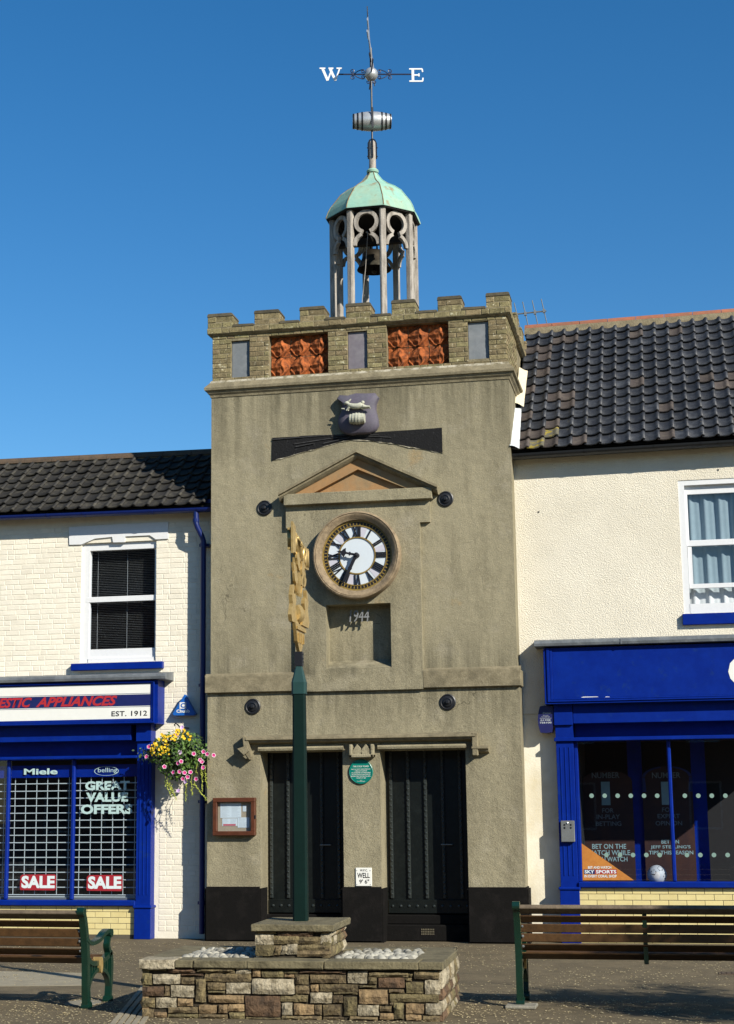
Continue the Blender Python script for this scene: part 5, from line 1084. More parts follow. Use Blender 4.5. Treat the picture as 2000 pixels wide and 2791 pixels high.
for a, b, arc in (((120, 240), (680, 1460), 0), ((790, 190), (1350, 1460), 1)):
    q = rect(zq(*a), zq(*b), pyy); N = 10; xc_, hwid = (q[0]+q[1])/2, (q[1]-q[0])/2
    top = [(xc_+hwid*math.cos(math.pi*i/N), q[3]-.16+.16*math.sin(math.pi*i/N)) for i in range(N+1)]
    po = part('poster', MB().prism([(q[0], q[2]), (q[1], q[2])]+top, pyy, pyy+.006), 'poster_dark', sfr)
    if arc:
        for sg_ in (-1, 1):
            mb = MB()
            for i in range(8):
                t0, t1 = math.pi*(.02+.05*i), math.pi*(.02+.05*(i+1)); ps = [(xc_+sg_*hwid*k_*math.cos(t_), pyy-.001, q[3]-.16+.16*k_*math.sin(t_)) for k_, t_ in ((1, t0), (1, t1), (.88, t1), (.88, t0))]; mb.add(ps, [(0, 1, 2, 3)])
            mb.add([(xc_+sg_*hwid, pyy-.001, q[3]-.16), (xc_+sg_*hwid*.88, pyy-.001, q[3]-.16), (xc_+sg_*hwid*.84, pyy-.001, q[3]-.36), (xc_+sg_*hwid, pyy-.001, q[3]-.36)], [(0, 1, 2, 3)]); part('shirt_sleeve', mb, 'blue_pipe', po)
    if not arc:
        L_ = (('NUMBER', (212, 262), (518, 325), 'poster_text'), ('1', (318, 365), (415, 625), 'poster_text_bright'), ('FOR', (328, 658), (455, 708), 'poster_text'), ('IN-PLAY', (266, 728), (524, 780), 'poster_text'), ('BETTING', (258, 805), (540, 855), 'poster_text'), ('BET ON THE', (216, 1055), (594, 1110), 'poster_text_bright'), ('MATCH WHILE', (180, 1125), (638, 1180), 'poster_text_bright'), ('YOU WATCH', (235, 1198), (608, 1250), 'poster_text_bright'))
    else:
        L_ = (('NUMBER', (880, 262), (1195, 325), 'poster_text'), ('1', (985, 365), (1085, 620), 'poster_text_bright'), ('FOR', (992, 650), (1125, 700), 'poster_text'), ('EXPERT', (942, 722), (1190, 770), 'poster_text'), ('OPINION', (920, 800), (1215, 850), 'poster_text'), ('BET ON', (985, 1010), (1180, 1052), 'poster_text_bright'), ("JEFF STELLING'S", (866, 1070), (1308, 1115), 'poster_text_bright'), ('TIPS THIS SEASON', (846, 1130), (1338, 1172), 'poster_text_bright'))
    for s_, a_, b_, m_ in L_: ztext(s_, a_, b_, m_, po, bold=.012)
q = [P(*zq(*p), gy-.004) for p in ((100, 1050), (112, 1458), (680, 1458))]
tr = part('window_poster', MB().prism([(p.x, p.z) for p in q], gy-.005, gy-.002), 'poster_orange', sfr)
ztext('BET AND WATCH', (170, 1302), (428, 1330), 'sticker_white', tr, y=gy-.0065, bold=.02); ztext('IN EVERY CORAL SHOP', (130, 1398), (488, 1428), 'sticker_white', tr, y=gy-.0065, bold=.02)
for a, b, m_, s_, ta, tb in (((124, 1338), (246, 1390), 'navy_band', 'SKY', (132, 1345), (240, 1383)), ((250, 1338), (490, 1388), 'sticker_red', 'SPORTS', (258, 1345), (484, 1383))):
    q = rect(zq(*a), zq(*b), gy-.006); part('logo_panel', MB().box(q[0], q[1], gy-.0065, gy-.0052, q[2], q[3]), m_, tr); ztext(s_, ta, tb, 'sticker_white', tr, y=gy-.0072, bold=.03)
mb = MB(); dots = []
for y, xs2 in ((520, (210, 355, 499, 645, 792, 938, 1245, 1394, 1544, 1695)), (1178, (375, 525, 670, 818, 966, 1268, 1417, 1568, 1720))):
    for x_ in xs2:
        p = P(*zq(x_, y), gy-.003); me_ = None; dots.append((p.x, p.z))
dm = disc(MB(), (0, 0, 0), .03, 16).mesh('glass_dot', 'dot_green')
for a, b in dots: piece('glass_dot', dm, (a, gy-.003, b), sfr)
p = P(*zq(935, 1450), .30); mb = MB(); mb.sphere((p.x, .36, gb+.07), .13, 18, 12); ball = thing('football', mb, 'ball_grey', 'white football on the floor of the right shop window', 'football', smooth=80)
mb = MB()
for a_, e_ in ((250, .3), (300, .75), (200, .8), (330, -.1)):
    a2 = math.radians(a_); c_ = Vector((math.cos(e_)*math.cos(a2), math.cos(e_)*math.sin(a2), math.sin(e_))); u_ = c_.orthogonal().normalized(); v_ = c_.cross(u_)
    mb.add([Vector((0, 0, .13))+(c_+(u_*math.cos(k*1.2566)+v_*math.sin(k*1.2566))*.33).normalized()*.1315 for k in range(5)], [(0, 1, 2, 3, 4)])
part('patch', mb, 'sign_black', ball)
# stall riser
part('stall_riser', MB().box(qb, SX1, by_+.004, .3, 0, sb0+.002), 'dark_joint', sfr)
n = int(sb0/chh)
for b in courses(free(qb+.002, 5.7, []), sb0-n*chh, n, chh, st=.228, joint=.006, bond='stretcher'): put_brick(b, by_, sfr, 'glazed_brick', 'glazed_brick', D=.02, ch=.003, jit=.0008, jy=.0006)
# ashtray bin on the pilaster
q = rect(R6(345, 1452), R6(446, 1610), .05)
ab = root('ashtray_bin', ((q[0]+q[1])/2, .13, q[2]), 'small grey metal cigarette bin on the fluted blue pilaster', 'ashtray')
part('box', MB().box(q[0], q[1], .06, .119, q[2], q[3], .006), 'steel', ab); mb = MB()
for a in (.27, .73):
    for b in (.66, .80): disc(mb, (q[0]+(q[1]-q[0])*a, .0585, q[2]+(q[3]-q[2])*b), .014, 12)
part('stub_hole', mb, 'sign_black', ab); mb = MB(); mb.sphere(((q[0]+q[1])/2, .06, q[3]-.03), .016, 8, 6); part('lock', mb, 'silver_paint', ab)
# alarm box
zk2 = zoomer(1450, 1900, 13.54); q = [P(*zk2(*p), .2) for p in ((290, 340), (480, 300), (640, 310), (760, 360), (800, 640), (800, 980), (740, 1290), (500, 1320), (310, 1300), (240, 1050), (215, 820), (235, 580))]
ab = root('alarm_box', (q[0].x, HY, q[7].z), 'dark blue barrel-shaped alarm box beside the right shop fascia', 'alarm box')
part('case', MB().prism([(p.x, p.z) for p in q], .17, HY+.01), 'alarm_navy', ab)
for s_, a, b in (('Carter', (390, 550), (700, 612)), ('Security', (390, 650), (605, 676)), ('Surveillance', (340, 705), (650, 730)), ('Communications', (280, 755), (705, 782)), ('01708', (310, 815), (675, 870)), ('756100', (280, 900), (712, 965))): text(s_, *rect(zk2(*a), zk2(*b), .168), .168, 'paper_print', ab, bold=.02)
# set the joinery back from the fascia, along the line of sight
for sf, kx in ((sfl, -.36), (sfr, -.03)):
    for ch in sf.children:
        if not ch.name.startswith(('fascia', 'lead', 'flashing')): ch.location = Vector(ch.location)+Vector((kx*.06, .06, 0))
for nm in ('ashtray_bin', 'football'): bpy.data.objects[nm].location += Vector((0, .06, 0))
# ------------------------------------------------------------------ hanging basket
zb_ = zoomer(360, 1960, 6.25)
bc = P(*zb_(800, 640), -.02); bY = -.02
bk = root('hanging_basket', (bc.x, bY, bc.z-.45), 'hanging basket of yellow and pink flowers on the wall left of the tower', 'flower basket')
mb = MB(); mb.tube([(bc.x+.02, HY, bc.z+.42), (bc.x+.02, bY-.05, bc.z+.42)], .012, 6); mb.tube([(bc.x+.02, HY, bc.z+.05), (bc.x+.02, HY-.03, bc.z+.2), (bc.x+.02, bY+.05, bc.z+.42)], .008, 6); mb.tube([(bc.x+.02+x, bY-.05+y, bc.z+.42+z) for x, y, z in ((0, 0, 0), (-.02, -.02, .03), (-.05, -.02, .05), (-.075, 0, .035), (-.07, 0, .01))], .01, 6); part('bracket', mb, 'iron_black', bk)
mb = MB(); mb.lathe([(.001, -.23), (.10, -.21), (.17, -.13), (.20, -.0), (.18, .02), (.001, .04)], (bc.x, bY, bc.z+.03), 'z', 14); part('moss_liner', mb, 'moss', bk, 60)
rb = random.Random(3)
def leafq(mb, p, n_, s, asp=.55):
    u_ = n_.orthogonal().normalized(); u_.rotate(Matrix.Rotation(rb.uniform(0, 6.28), 3, n_)); v_ = n_.cross(u_)
    mb.add([p-u_*s, p+v_*s*asp-n_*s*.15, p+u_*s, p-v_*s*asp-n_*s*.15], [(0, 1, 2, 3)])
def blob(rmin=.55, top=False):
    while True:
        d = Vector((rb.gauss(0, 1), rb.gauss(0, 1), rb.gauss(0, 1))).normalized(); 
        break
    k = rb.uniform(rmin, 1.05); return d, Vector((bc.x+d.x*.44*k*(1 if d.z > -.3 else .75), bY+d.y*.27*k-.02, bc.z+.03+d.z*(.34 if d.z > 0 else .36)*k))
lv, lv2 = MB(), MB()
for i in range(3400):
    d, p = blob(.35); n_ = (d+Vector((rb.gauss(0, .6), rb.gauss(0, .6)-.3, rb.gauss(0, .6)+.3))).normalized(); leafq(lv if rb.random() < .62 else lv2, p, n_, rb.uniform(.018, .036))
for i in range(160):
    t = rb.random(); p = Vector((bc.x-.2-t*.36+rb.gauss(0, .03), bY-.1+rb.gauss(0, .06), bc.z+.06-.02*t+rb.gauss(0, .05))); leafq(lv2 if rb.random() < .6 else lv, p, Vector((rb.gauss(0, 1), -1, rb.gauss(.5, 1))).normalized(), rb.uniform(.015, .026))
part('foliage', lv, 'leaf', bk)['kind'] = 'stuff'; part('dark_foliage', lv2, 'leaf_dark', bk)['kind'] = 'stuff'
mb = MB()
for i in range(130):
    x_, z_ = (rb.uniform(-.40, -.05), rb.uniform(-.04, .26)) if rb.random() < .62 else (rb.uniform(-.05, .36), rb.uniform(.16, .32))
    if abs(x_)/.44+abs(z_)/.42 > 1.05: continue
    p = Vector((bc.x+x_, bY-.27*math.sqrt(max(.02, 1-(x_/.46)**2-(z_/.42)**2))-.02, bc.z+.06+z_)); n_ = Vector((rb.gauss(0, .4), -1, rb.gauss(.5, .4))).normalized(); u_ = n_.orthogonal().normalized(); v_ = n_.cross(u_); s_ = rb.uniform(.014, .023)
    mb.add([p+(u_*math.cos(k*1.047)+v_*math.sin(k*1.047))*s_ for k in range(6)], [(0, 1, 2, 3, 4, 5)])
part('yellow_blossom', mb, 'flower_yellow', bk)['kind'] = 'stuff'
def petunia(m0, m1):
    mb = MB(); N = 10
    for k in range(N):
        a, b = 2*math.pi*k/N, 2*math.pi*(k+1)/N; ra, rb_ = (1 if k % 2 else .8), (.8 if k % 2 else 1)
        mb.cur = 0; mb.add([(0, .35, 0), (.83*ra*math.cos(a), 0, .83*ra*math.sin(a)), (.83*rb_*math.cos(b), 0, .83*rb_*math.sin(b))], [(0, 1, 2)])
        mb.cur = 1; mb.add([(.83*ra*math.cos(a), 0, .83*ra*math.sin(a)), (ra*math.cos(a), -.03, ra*math.sin(a)), (rb_*math.cos(b), -.03, rb_*math.sin(b)), (.83*rb_*math.cos(b), 0, .83*rb_*math.sin(b))], [(0, 1, 2, 3)])
    return mb.mesh('petunia', [m0, m1])
pk, pw = petunia('flower_pink', 'flower_white'), petunia('flower_lilac', 'flower_white')
for x_, y_, m_ in ((1050, 585, pk), (1215, 550, pk), (1280, 590, pk), (1390, 610, pk), (1190, 720, pk), (1210, 818, pk), (835, 715, pk), (780, 745, pk), (550, 805, pk), (700, 900, pk), (808, 890, pk), (893, 908, pk), (995, 898, pk), (945, 980, pk), (865, 1012, pk), (1090, 1015, pk), (1160, 690, pk), (245, 632, pk), (770, 255, pk), (850, 135, pw), (368, 565, pw), (815, 560, pw), (285, 465, pk), (785, 1215, pw), (905, 1060, pw)):
    yq = -.29 if y_ > 500 and 450 < x_ < 1250 else -.2; p = P(*zb_(x_, y_), yq); piece('petunia', m_, p, bk, (.034,)*3, (rb.uniform(-.5, .2), rb.uniform(0, 1), rb.uniform(-.5, .5)))
for k, (xa, ya, xb, yb_) in enumerate(((560, 1030, 665, 1330), (600, 1080, 760, 1380), (925, 1050, 915, 1400), (1005, 1060, 1020, 1300), (1060, 1100, 1280, 1390), (1185, 860, 1200, 1240), (1240, 900, 1285, 1180), (1090, 880, 1095, 960), (640, 1100, 740, 1300))):
    a, b = P(*zb_(xa, ya), -.18), P(*zb_(xb, yb_), -.18); mb = MB(); mb.tube([a+Vector((0, .05, .1)), a, (a+b)/2+Vector((rb.uniform(-.01, .01), 0, 0)), b], .003, 4); L_ = (b-a).length; n = int(L_/.011)
    for i in range(n): leafq(mb, a+(b-a)*(i/n)+Vector((rb.gauss(0, .009), rb.gauss(0, .01), 0)), Vector((rb.gauss(0, .5), -1, rb.gauss(.2, .5))).normalized(), .014*(1-.45*i/n), .8)
    part('trailing_stem', mb, 'lime_leaf', bk)
# ------------------------------------------------------------------ stone planter with pedestal
pa, pb = G(386, 2773), G(1207, 2785)
pd = (pb-pa); PLW = pd.length; rotp = math.atan2(pd.y, pd.x)
PH = .50; PDEP = 1.42
PM = Matrix.Translation(pa) @ Matrix.Rotation(rotp, 4, 'Z'); PMI = PM.inverted()
pn = (PM.to_3x3() @ Vector((0, 1, 0)))
def PL(px, py, y=0.):                                     # pixel -> planter coordinates on the plane y
    return PMI @ RP(px, py, PM @ Vector((0, y, 0)), pn)
pln = root('stone_planter', pa, 'low rubble stone planter topped with white cobbles in front of the tower', 'planter', rotz=rotp)
def lpart(name, mb, m_, par_, smooth=None): return part(name, mb, m_, par_, smooth, local=True)
lpart('core', MB().box(.02, PLW-.02, .025, PDEP-.025, 0, PH-.075), 'wall_joint', pln)
rs = random.Random(11)
def stone(w_, h_, d, mt, par_, org, ux, uy, seed, name='stone', rough=.007):
    """one hewn stone: origin org (lower left of its face), ux along the face, uy outwards"""
    r2 = random.Random(seed); nu = max(3, min(7, int(w_/.045))); nv = max(2, min(5, int(h_/.04))); mb = MB(); vs = []
    for j in range(nv+1):
        for i in range(nu+1):
            u, v = i/nu, j/nv; e = min(u*w_, (1-u)*w_, v*h_, (1-v)*h_); edge = e < 1e-6
            x = u*w_+(0 if not edge else 0)+r2.uniform(-.004, .004); z = v*h_+r2.uniform(-.004, .004)
            dd = d*(.55 if edge else 1)+(0 if edge else r2.uniform(-rough, rough)+.010*noise.noise(Vector((u*w_*9+seed, v*h_*9, seed*.37))))
            vs.append(org+ux*x+Vector((0, 0, z))+uy*dd)
    n = nu+1; fs = [(j*n+i, j*n+i+1, (j+1)*n+i+1, (j+1)*n+i) for j in range(nv) for i in range(nu)]
    o = len(vs); ring = [i for i in range(n)]+[j*n+nu for j in range(1, nv+1)]+[nv*n+i for i in range(nu-1, -1, -1)]+[j*n for j in range(nv-1, 0, -1)]
    vs += [vs[k]-uy*(d*.3+.05) for k in ring]
    for a in range(len(ring)): b = (a+1) % len(ring); fs.append((ring[b], ring[a], o+a, o+b))
    mb.add(vs, fs); me = mb.mesh('stone', mt)
    for p in me.polygons: p.use_smooth = False
    return link(name, me, par_, True)
mk = {'b': 'stone_buff', 'p': 'stone_pale', 'r': 'stone_brown', 't': 'stone_tan'}
Z4 = zoomer(380, 2540, 3.693); Z5 = zoomer(800, 2540, 3.533)
stones4 = [(25, 345, 270, 385, 'b'), (285, 362, 560, 408, 'r'), (575, 362, 955, 405, 'b'), (968, 355, 1118, 415, 'p'), (1135, 362, 1220, 450, 't'), (1228, 385, 1448, 455, 'b'), (1455, 380, 1600, 415, 'b'), (1458, 425, 1560, 458, 't'),
 (20, 410, 125, 528, 'b'), (133, 420, 408, 520, 'p'), (418, 415, 640, 440, 'r'), (418, 450, 550, 522, 'b'), (655, 412, 1118, 495, 'b'), (565, 465, 665, 705, 'b'), (680, 503, 860, 578, 'b'), (872, 505, 1120, 618, 'p'), (1132, 468, 1558, 622, 'p'), (1568, 440, 1625, 520, 'b'), (690, 588, 860, 612, 'b'),
 (22, 540, 242, 642, 'r'), (248, 538, 298, 642, 'b'), (308, 535, 545, 652, 'p'), (690, 632, 1045, 708, 't'), (1060, 640, 1415, 850, 'r'), (1415, 640, 1625, 700, 'b'), (22, 660, 150, 755, 'b'), (160, 655, 370, 762, 'p'), (385, 668, 535, 742, 't'), (598, 728, 772, 818, 't'), (792, 728, 885, 812, 't'), (892, 722, 1055, 795, 't'), (290, 752, 585, 812, 'b'), (1430, 708, 1535, 835, 'p'), (1555, 715, 1640, 832, 't'), (145, 800, 270, 868, 't'), (280, 822, 590, 880, 'b'), (600, 822, 885, 880, 'b'), (905, 805, 1055, 870, 'b'), (1070, 858, 1420, 895, 'b'), (1430, 842, 1640, 900, 'b'), (20, 770, 140, 860, 'b'), (1568, 530, 1630, 625, 'b')]
stones5 = [(55, 365, 500, 398, 'r'), (520, 372, 710, 490, 'p'), (722, 388, 1105, 430, 'b'), (1110, 395, 1140, 432, 'b'), (1160, 370, 1405, 450, 'b'), (15, 402, 145, 502, 'b'), (160, 408, 500, 488, 'b'), (718, 432, 800, 500, 'b'), (815, 432, 1065, 535, 'r'), (1072, 440, 1135, 472, 'b'), (1082, 478, 1245, 590, 'b'), (1262, 458, 1410, 598, 'p'), (15, 512, 150, 592, 'b'), (165, 500, 238, 572, 't'), (248, 498, 620, 572, 'b'), (630, 508, 795, 535, 'b'), (630, 550, 900, 690, 't'), (915, 548, 1065, 585, 'b'), (925, 592, 1395, 672, 'b'), (-5, 602, 135, 672, 'b'), (160, 580, 370, 682, 'p'), (380, 602, 475, 682, 'b'), (385, 576, 615, 596, 'b'), (482, 622, 605, 805, 'b'), (0, 690, 195, 795, 't'), (200, 695, 270, 795, 'b'), (285, 695, 450, 800, 'b'), (615, 698, 820, 802, 'p'), (830, 708, 942, 765, 'b'), (830, 775, 962, 840, 't'), (925, 675, 960, 705, 'b'), (965, 675, 1055, 835, 'b'), (1078, 685, 1252, 785, 't'), (1270, 682, 1425, 795, 'p'), (1082, 790, 1230, 850, 't'), (1240, 802, 1410, 870, 'b'), (-5, 805, 270, 850, 'b'), (280, 810, 480, 850, 'b'), (540, 812, 810, 850, 'b')]
sd_ = 0
for lst, Z in ((stones4, Z4), (stones5, Z5)):
    for x0, y0, x1, y1, k in lst:
        a, b = PL(*Z(x0, y1)), PL(*Z(x1, y0)); sd_ += 1
        a.x = max(a.x, .0); b.x = min(b.x, PLW); z0, z1 = max(0.0, a.z), min(b.z, PH-.065)
        if b.x-a.x < .02 or z1-z0 < .015: continue
        stone(b.x-a.x-.004, z1-z0-.006, .034+rs.uniform(-.008, .01), mk[k], pln, Vector((a.x+.002, .024, z0+.001)), Vector((1, 0, 0)), Vector((0, -1, 0)), sd_)
def rubble(x_len, zmax, org, ux, uy, par_, seed0, hs=(.07, .11, .09, .12)):
    z = 0.; k = seed0; r2 = random.Random(seed0); i = 0
    while z < zmax-.03:
        h_ = min(hs[i % len(hs)]*r2.uniform(.85, 1.15), zmax-z); i += 1
        if zmax-z-h_ < .04: h_ = zmax-z
        x = 0.
        while x < x_len-.03:
            w_ = min(r2.uniform(.09, .28), x_len-x)
            if x_len-x-w_ < .06: w_ = x_len-x
            k += 1; stone(w_-.008, h_-.008, .04, mk[r2.choice('bbbbpptr')], par_, org+ux*x+Vector((0, 0, z+.004)), ux, uy, k); x += w_
        z += h_
rubble(PDEP-.03, PH-.07, Vector((PLW-.022, .02, 0)), Vector((0, 1, 0)), Vector((1, 0, 0)), pln, 500)
rubble(PDEP-.03, PH-.07, Vector((.022, PDEP-.02, 0)), Vector((0, -1, 0)), Vector((-1, 0, 0)), pln, 700)
# coping slabs
def slab(x0, x1, y0, y1, z0, z1, m_, par_, seed):
    r2 = random.Random(seed); bm = bmesh.new(); bmesh.ops.create_cube(bm, size=1)
    for v in bm.verts: v.co = Vector(((x0+x1)/2+v.co.x*(x1-x0), (y0+y1)/2+v.co.y*(y1-y0), (z0+z1)/2+v.co.z*(z1-z0)))
    bmesh.ops.subdivide_edges(bm, edges=[e for e in bm.edges if abs((e.verts[0].co-e.verts[1].co).z) < .01 and (e.verts[0].co-e.verts[1].co).length > .3], cuts=4)
    bmesh.ops.bevel(bm, geom=[e for e in bm.edges if e.calc_face_angle(0) > 1], offset=.008, segments=1, affect='EDGES')
    for v in bm.verts: v.co += Vector((r2.uniform(-.004, .004), r2.uniform(-.004, .004), r2.uniform(-.002, .002)))
    mb = MB(); mb.frombm(bm); return lpart('coping_slab', mb, m_, par_)
zc0, zc1 = PH-.068, PH; xs_c = [-.03]+[PL(*Z4(x, 290)).x for x in (362, 545, 1085)]+[PL(*Z5(x, 300)).x for x in (295, 1203)]+[PLW+.02]
for i, (a, b) in enumerate(zip(xs_c, xs_c[1:])): slab(a+.003, b-.003, -.035, .26, zc0+(-.0 if i else -.012), zc1+(0 if i else .002), 'stone_pale' if i == 0 else 'stone_coping', pln, i)
for i in range(4): slab(PLW*i/4+.003, PLW*(i+1)/4-.003, PDEP-.24, PDEP+.02, zc0, zc1, 'stone_coping', pln, 20+i)
slab(PLW-.27, PLW+.02, .263, PDEP-.243, zc0, zc1, 'stone_coping', pln, 31); slab(-.02, .27, .263, PDEP-.243, zc0, zc1, 'stone_coping', pln, 32)
lpart('cobble_bed', MB().box(.25, PLW-.25, .25, PDEP-.23, .2, PH-.03), 'bed_mortar', pln)
# pedestal
q0 = PL(*Z5(-100, 238), .27); ped_x0 = PL(*T6(278, 600), .27).x; ped_x1 = PL(*T6(632, 600), .27).x
py0, py1 = .27, .27+.86; pz0_, pz1_ = PH-.03, PL(*T6(450, 475), .24).z
lpart('pedestal_core', MB().box(ped_x0+.02, ped_x1-.02, py0+.02, py1-.02, pz0_, pz1_-.06), 'wall_joint', pln)
Pm = [(278, 488, 370, 520, 'b'), (385, 490, 545, 532, 'r'), (550, 490, 628, 515, 'b'), (276, 525, 358, 572, 'p'), (365, 532, 480, 568, 'b'), (485, 538, 588, 568, 'b'), (592, 520, 632, 565, 'p'), (278, 575, 360, 625, 'b'), (365, 578, 395, 622, 'b'), (400, 580, 425, 618, 'p'), (430, 572, 472, 620, 'p'), (478, 575, 632, 600, 'b'), (478, 603, 632, 630, 'b')]
for x0, y0, x1, y1, k in Pm:
    a, b = PL(*T6(x0, y1), py0), PL(*T6(x1, y0), py0); sd_ += 1; z0, z1 = max(a.z, PH-.01), min(b.z, pz1_-.062)
    if z1-z0 < .015: continue
    stone(b.x-a.x+.012, z1-z0+.004, .04, mk[k], pln, Vector((a.x-.004, py0+.024, z0)), Vector((1, 0, 0)), Vector((0, -1, 0)), sd_)
rubble(py1-py0, pz1_-.062-PH, Vector((ped_x1-.022, py0, PH)), Vector((0, 1, 0)), Vector((1, 0, 0)), pln, 900, (.085, .07, .08))
rubble(py1-py0, pz1_-.062-PH, Vector((ped_x0+.022, py1, PH)), Vector((0, -1, 0)), Vector((-1, 0, 0)), pln, 950, (.085, .07, .08))
slab(ped_x0-.04, ped_x1+.045, py0-.045, py1+.04, pz1_-.062, pz1_, 'stone_coping', pln, 77)
# cobbles
cobs = []
for k in range(5):
    mb = MB(); mb.sphere((0, 0, 0), 1, 10, 7); r2 = random.Random(k); ph = [r2.uniform(0, 6) for _ in range(4)]
    mb.v = [tuple(Vector(v)*(1+.08*math.sin(3*v[0]+ph[0])+.07*math.sin(4*v[1]+ph[1]))) for v in mb.v]; me = mb.mesh('cobble', 'pebble', True); cobs.append(me)
y = .31; row = 0
while y < PDEP-.27:
    x = .31+(.045 if row % 2 else 0)
    while x < PLW-.29:
        rx = rs.uniform(.037, .05)
        if not (ped_x0-.06 < x < ped_x1+.06 and y < py1+.05 and y > py0-.06):
            piece('cobble', rs.choice(cobs), (x+rs.uniform(-.008, .008), y+rs.uniform(-.01, .01), PH-.022), pln, (rx, rs.uniform(.038, .05), rs.uniform(.034, .046)), (rs.uniform(-.15, .15), rs.uniform(-.15, .15), rs.uniform(0, 6)), local=True)
        x += rx*2+.006
    y += .088; row += 1
# ------------------------------------------------------------------ village sign on its post
pcx = PM @ Vector(((ped_x0+ped_x1)/2, py0+.43, pz1_))
vh = Vector((pcx.x-CAM.x, pcx.y-CAM.y, 0)).normalized(); vr = Vector((vh.y, -vh.x, 0))
def SP(px, py): return RP(px, py, pcx, vh)
pxm = SP(*DD(665, 1900)); pcx = pcx+vr*((pxm-pcx).dot(vr))
top = SP(*DD(663, 1532)).z; apex = SP(*DD(663, 1470)).z; pw_ = .118
pr_ = math.radians(6)
ps = root('village_sign', pcx, 'gilded town sign on a tall dark green post above the stone planter', 'town sign')
def sq(w_, z, ch=.25):
    out = []
    for k in range(4):
        a = pr_+k*math.pi/2; c, s_ = Vector((math.cos(a), math.sin(a), 0)), Vector((-math.sin(a), math.cos(a), 0))
        for t in (-1, 1): out.append(Vector((pcx.x, pcx.y, z))+c*w_/2+s_*t*w_/2*(1-ch))
    return out
def loft(mb, rings):
    n = len(rings[0]); vs = [v for r_ in rings for v in r_]; mb.add(vs, [(i*n+k, i*n+(k+1) % n, (i+1)*n+(k+1) % n, (i+1)*n+k) for i in range(len(rings)-1) for k in range(n)]+[tuple(range(n-1, -1, -1)), tuple(range((len(rings)-1)*n, len(rings)*n))]); return mb
part('post', loft(MB(), [sq(pw_*1.16, pz1_-.002), sq(pw_*1.12, pz1_+.8), sq(pw_, top)]), 'post_green', ps)
part('post_cap', loft(MB(), [sq(pw_*1.14, top-.02), sq(pw_*1.16, top+.09), sq(pw_*.45, apex-.01), sq(pw_*.35, apex)]), 'cap_green', ps)
sdv = (vh*.40+vr*.082).normalized(); snv = Vector((sdv.y, -sdv.x, 0))
z6 = zoomer(760, 1420, 5.155)
def zs6(y): return SP(*z6(300, y)).z
def plate2(poly, th, off=0., zadd=0.):
    mb = MB(); mb.prism(poly, -th/2+off, th/2+off, 'y'); mb.v = [tuple(Vector((pcx.x, pcx.y, 0))+sdv*x+snv*y+Vector((0, 0, z))) for x, y, z in mb.v]; return mb
zB = zs6(1850); zS = zs6(1500); zF = zs6(1010); zL = zs6(560); zT = zs6(250)
part('socket', plate2([(-.035, apex-.02), (.035, apex-.02), (.04, zB+.01), (-.04, zB+.01)], .07), 'iron_black', ps)
mb = MB()
for z in (apex+.02, apex+.05, apex+.09):
    for s_ in (-1, 1): mb.sphere(Vector((pcx.x, pcx.y, z))+vr*.036*s_, .009, 6, 4)
part('bolt', mb, 'iron_black', ps)['kind'] = 'stuff'
shp = [(-.03, zB), (.03, zB), (.14, zB+.10), (.21, zS-.02), (.24, zS+.03), (-.24, zS+.03), (-.21, zS-.02), (-.14, zB+.10)]
part('base_panel', plate2(shp, .03), 'gold', ps)
mb = MB()
for s_ in (-1, 1):
    m2 = plate2([(-.2, zS-.03), (.2, zS-.03), (.2, zS), (-.2, zS)], .02, s_*.022); mb.add(m2.v, m2.f)
    for x in (-.10, 0, .10): m2 = plate2([(x-.012, zB+.09), (x+.012, zB+.09), (x+.02, zS-.06), (x-.02, zS-.06)], .02, s_*.022); mb.add(m2.v, m2.f)
part('panel_relief', mb, 'gold', ps)
def leaf2(cx_, cz_, a, L, w_, th, off):
    c, s_ = math.cos(a), math.sin(a); N = 7; up = []; dn = []
    for i in range(N+1):
        t = i/N; ww_ = w_*math.sin(math.pi*t)**.7*(1+.18*(i % 2)); up.append((t*L, ww_)); dn.append((t*L, -ww_))
    return plate2([(cx_+x*c-y*s_, cz_+x*s_+y*c) for x, y in up+dn[::-1][1:-1]], th, off)
# barrel between two hares, seen along the plate
mb = MB(); zb2 = zS+.03
for s_ in (-1, 1):
    body = [(s_*.02, zb2), (s_*.33, zb2), (s_*.37, zb2+.06), (s_*.30, zb2+.17), (s_*.33, zb2+.25), (s_*.27, zb2+.35), (s_*.23, zb2+.36), (s_*.24, zb2+.27), (s_*.17, zb2+.28), (s_*.13, zb2+.22), (s_*.17, zb2+.16), (s_*.12, zb2+.10)]
    m2 = plate2(body, .035, .012*s_); mb.add(m2.v, m2.f)
part('hare_pair', mb, 'gold', ps)
mb = MB(); n = 14; bzc = zb2+.09
mb2 = MB(); mb2.lathe([(.001, -.10)]+[(.07+.02*math.sin(math.pi*i/8), -.10+.2*i/8) for i in range(9)]+[(.001, .10)], (0, 0, 0), 'z', 14)
mb2.v = [tuple(Vector((pcx.x, pcx.y, bzc+.015))+sdv*v[2]+snv*v[0]*.55+Vector((0, 0, v[1]))) for v in mb2.v]; part('barrel', mb2, 'gold', ps, 40)
mb = MB()
for x, a, L in ((-.02, 92, zL-zF+.05), (.03, 80, zL-zF), (-.06, 104, zL-zF), (.10, 72, .3), (-.12, 108, .28)):
    m2 = leaf2(x, zF-.03, math.radians(a), L+.08, .014, .02, 0); mb.add(m2.v, m2.f)
part('stem', mb, 'gold', ps)
zc2 = (zF+zL)/2
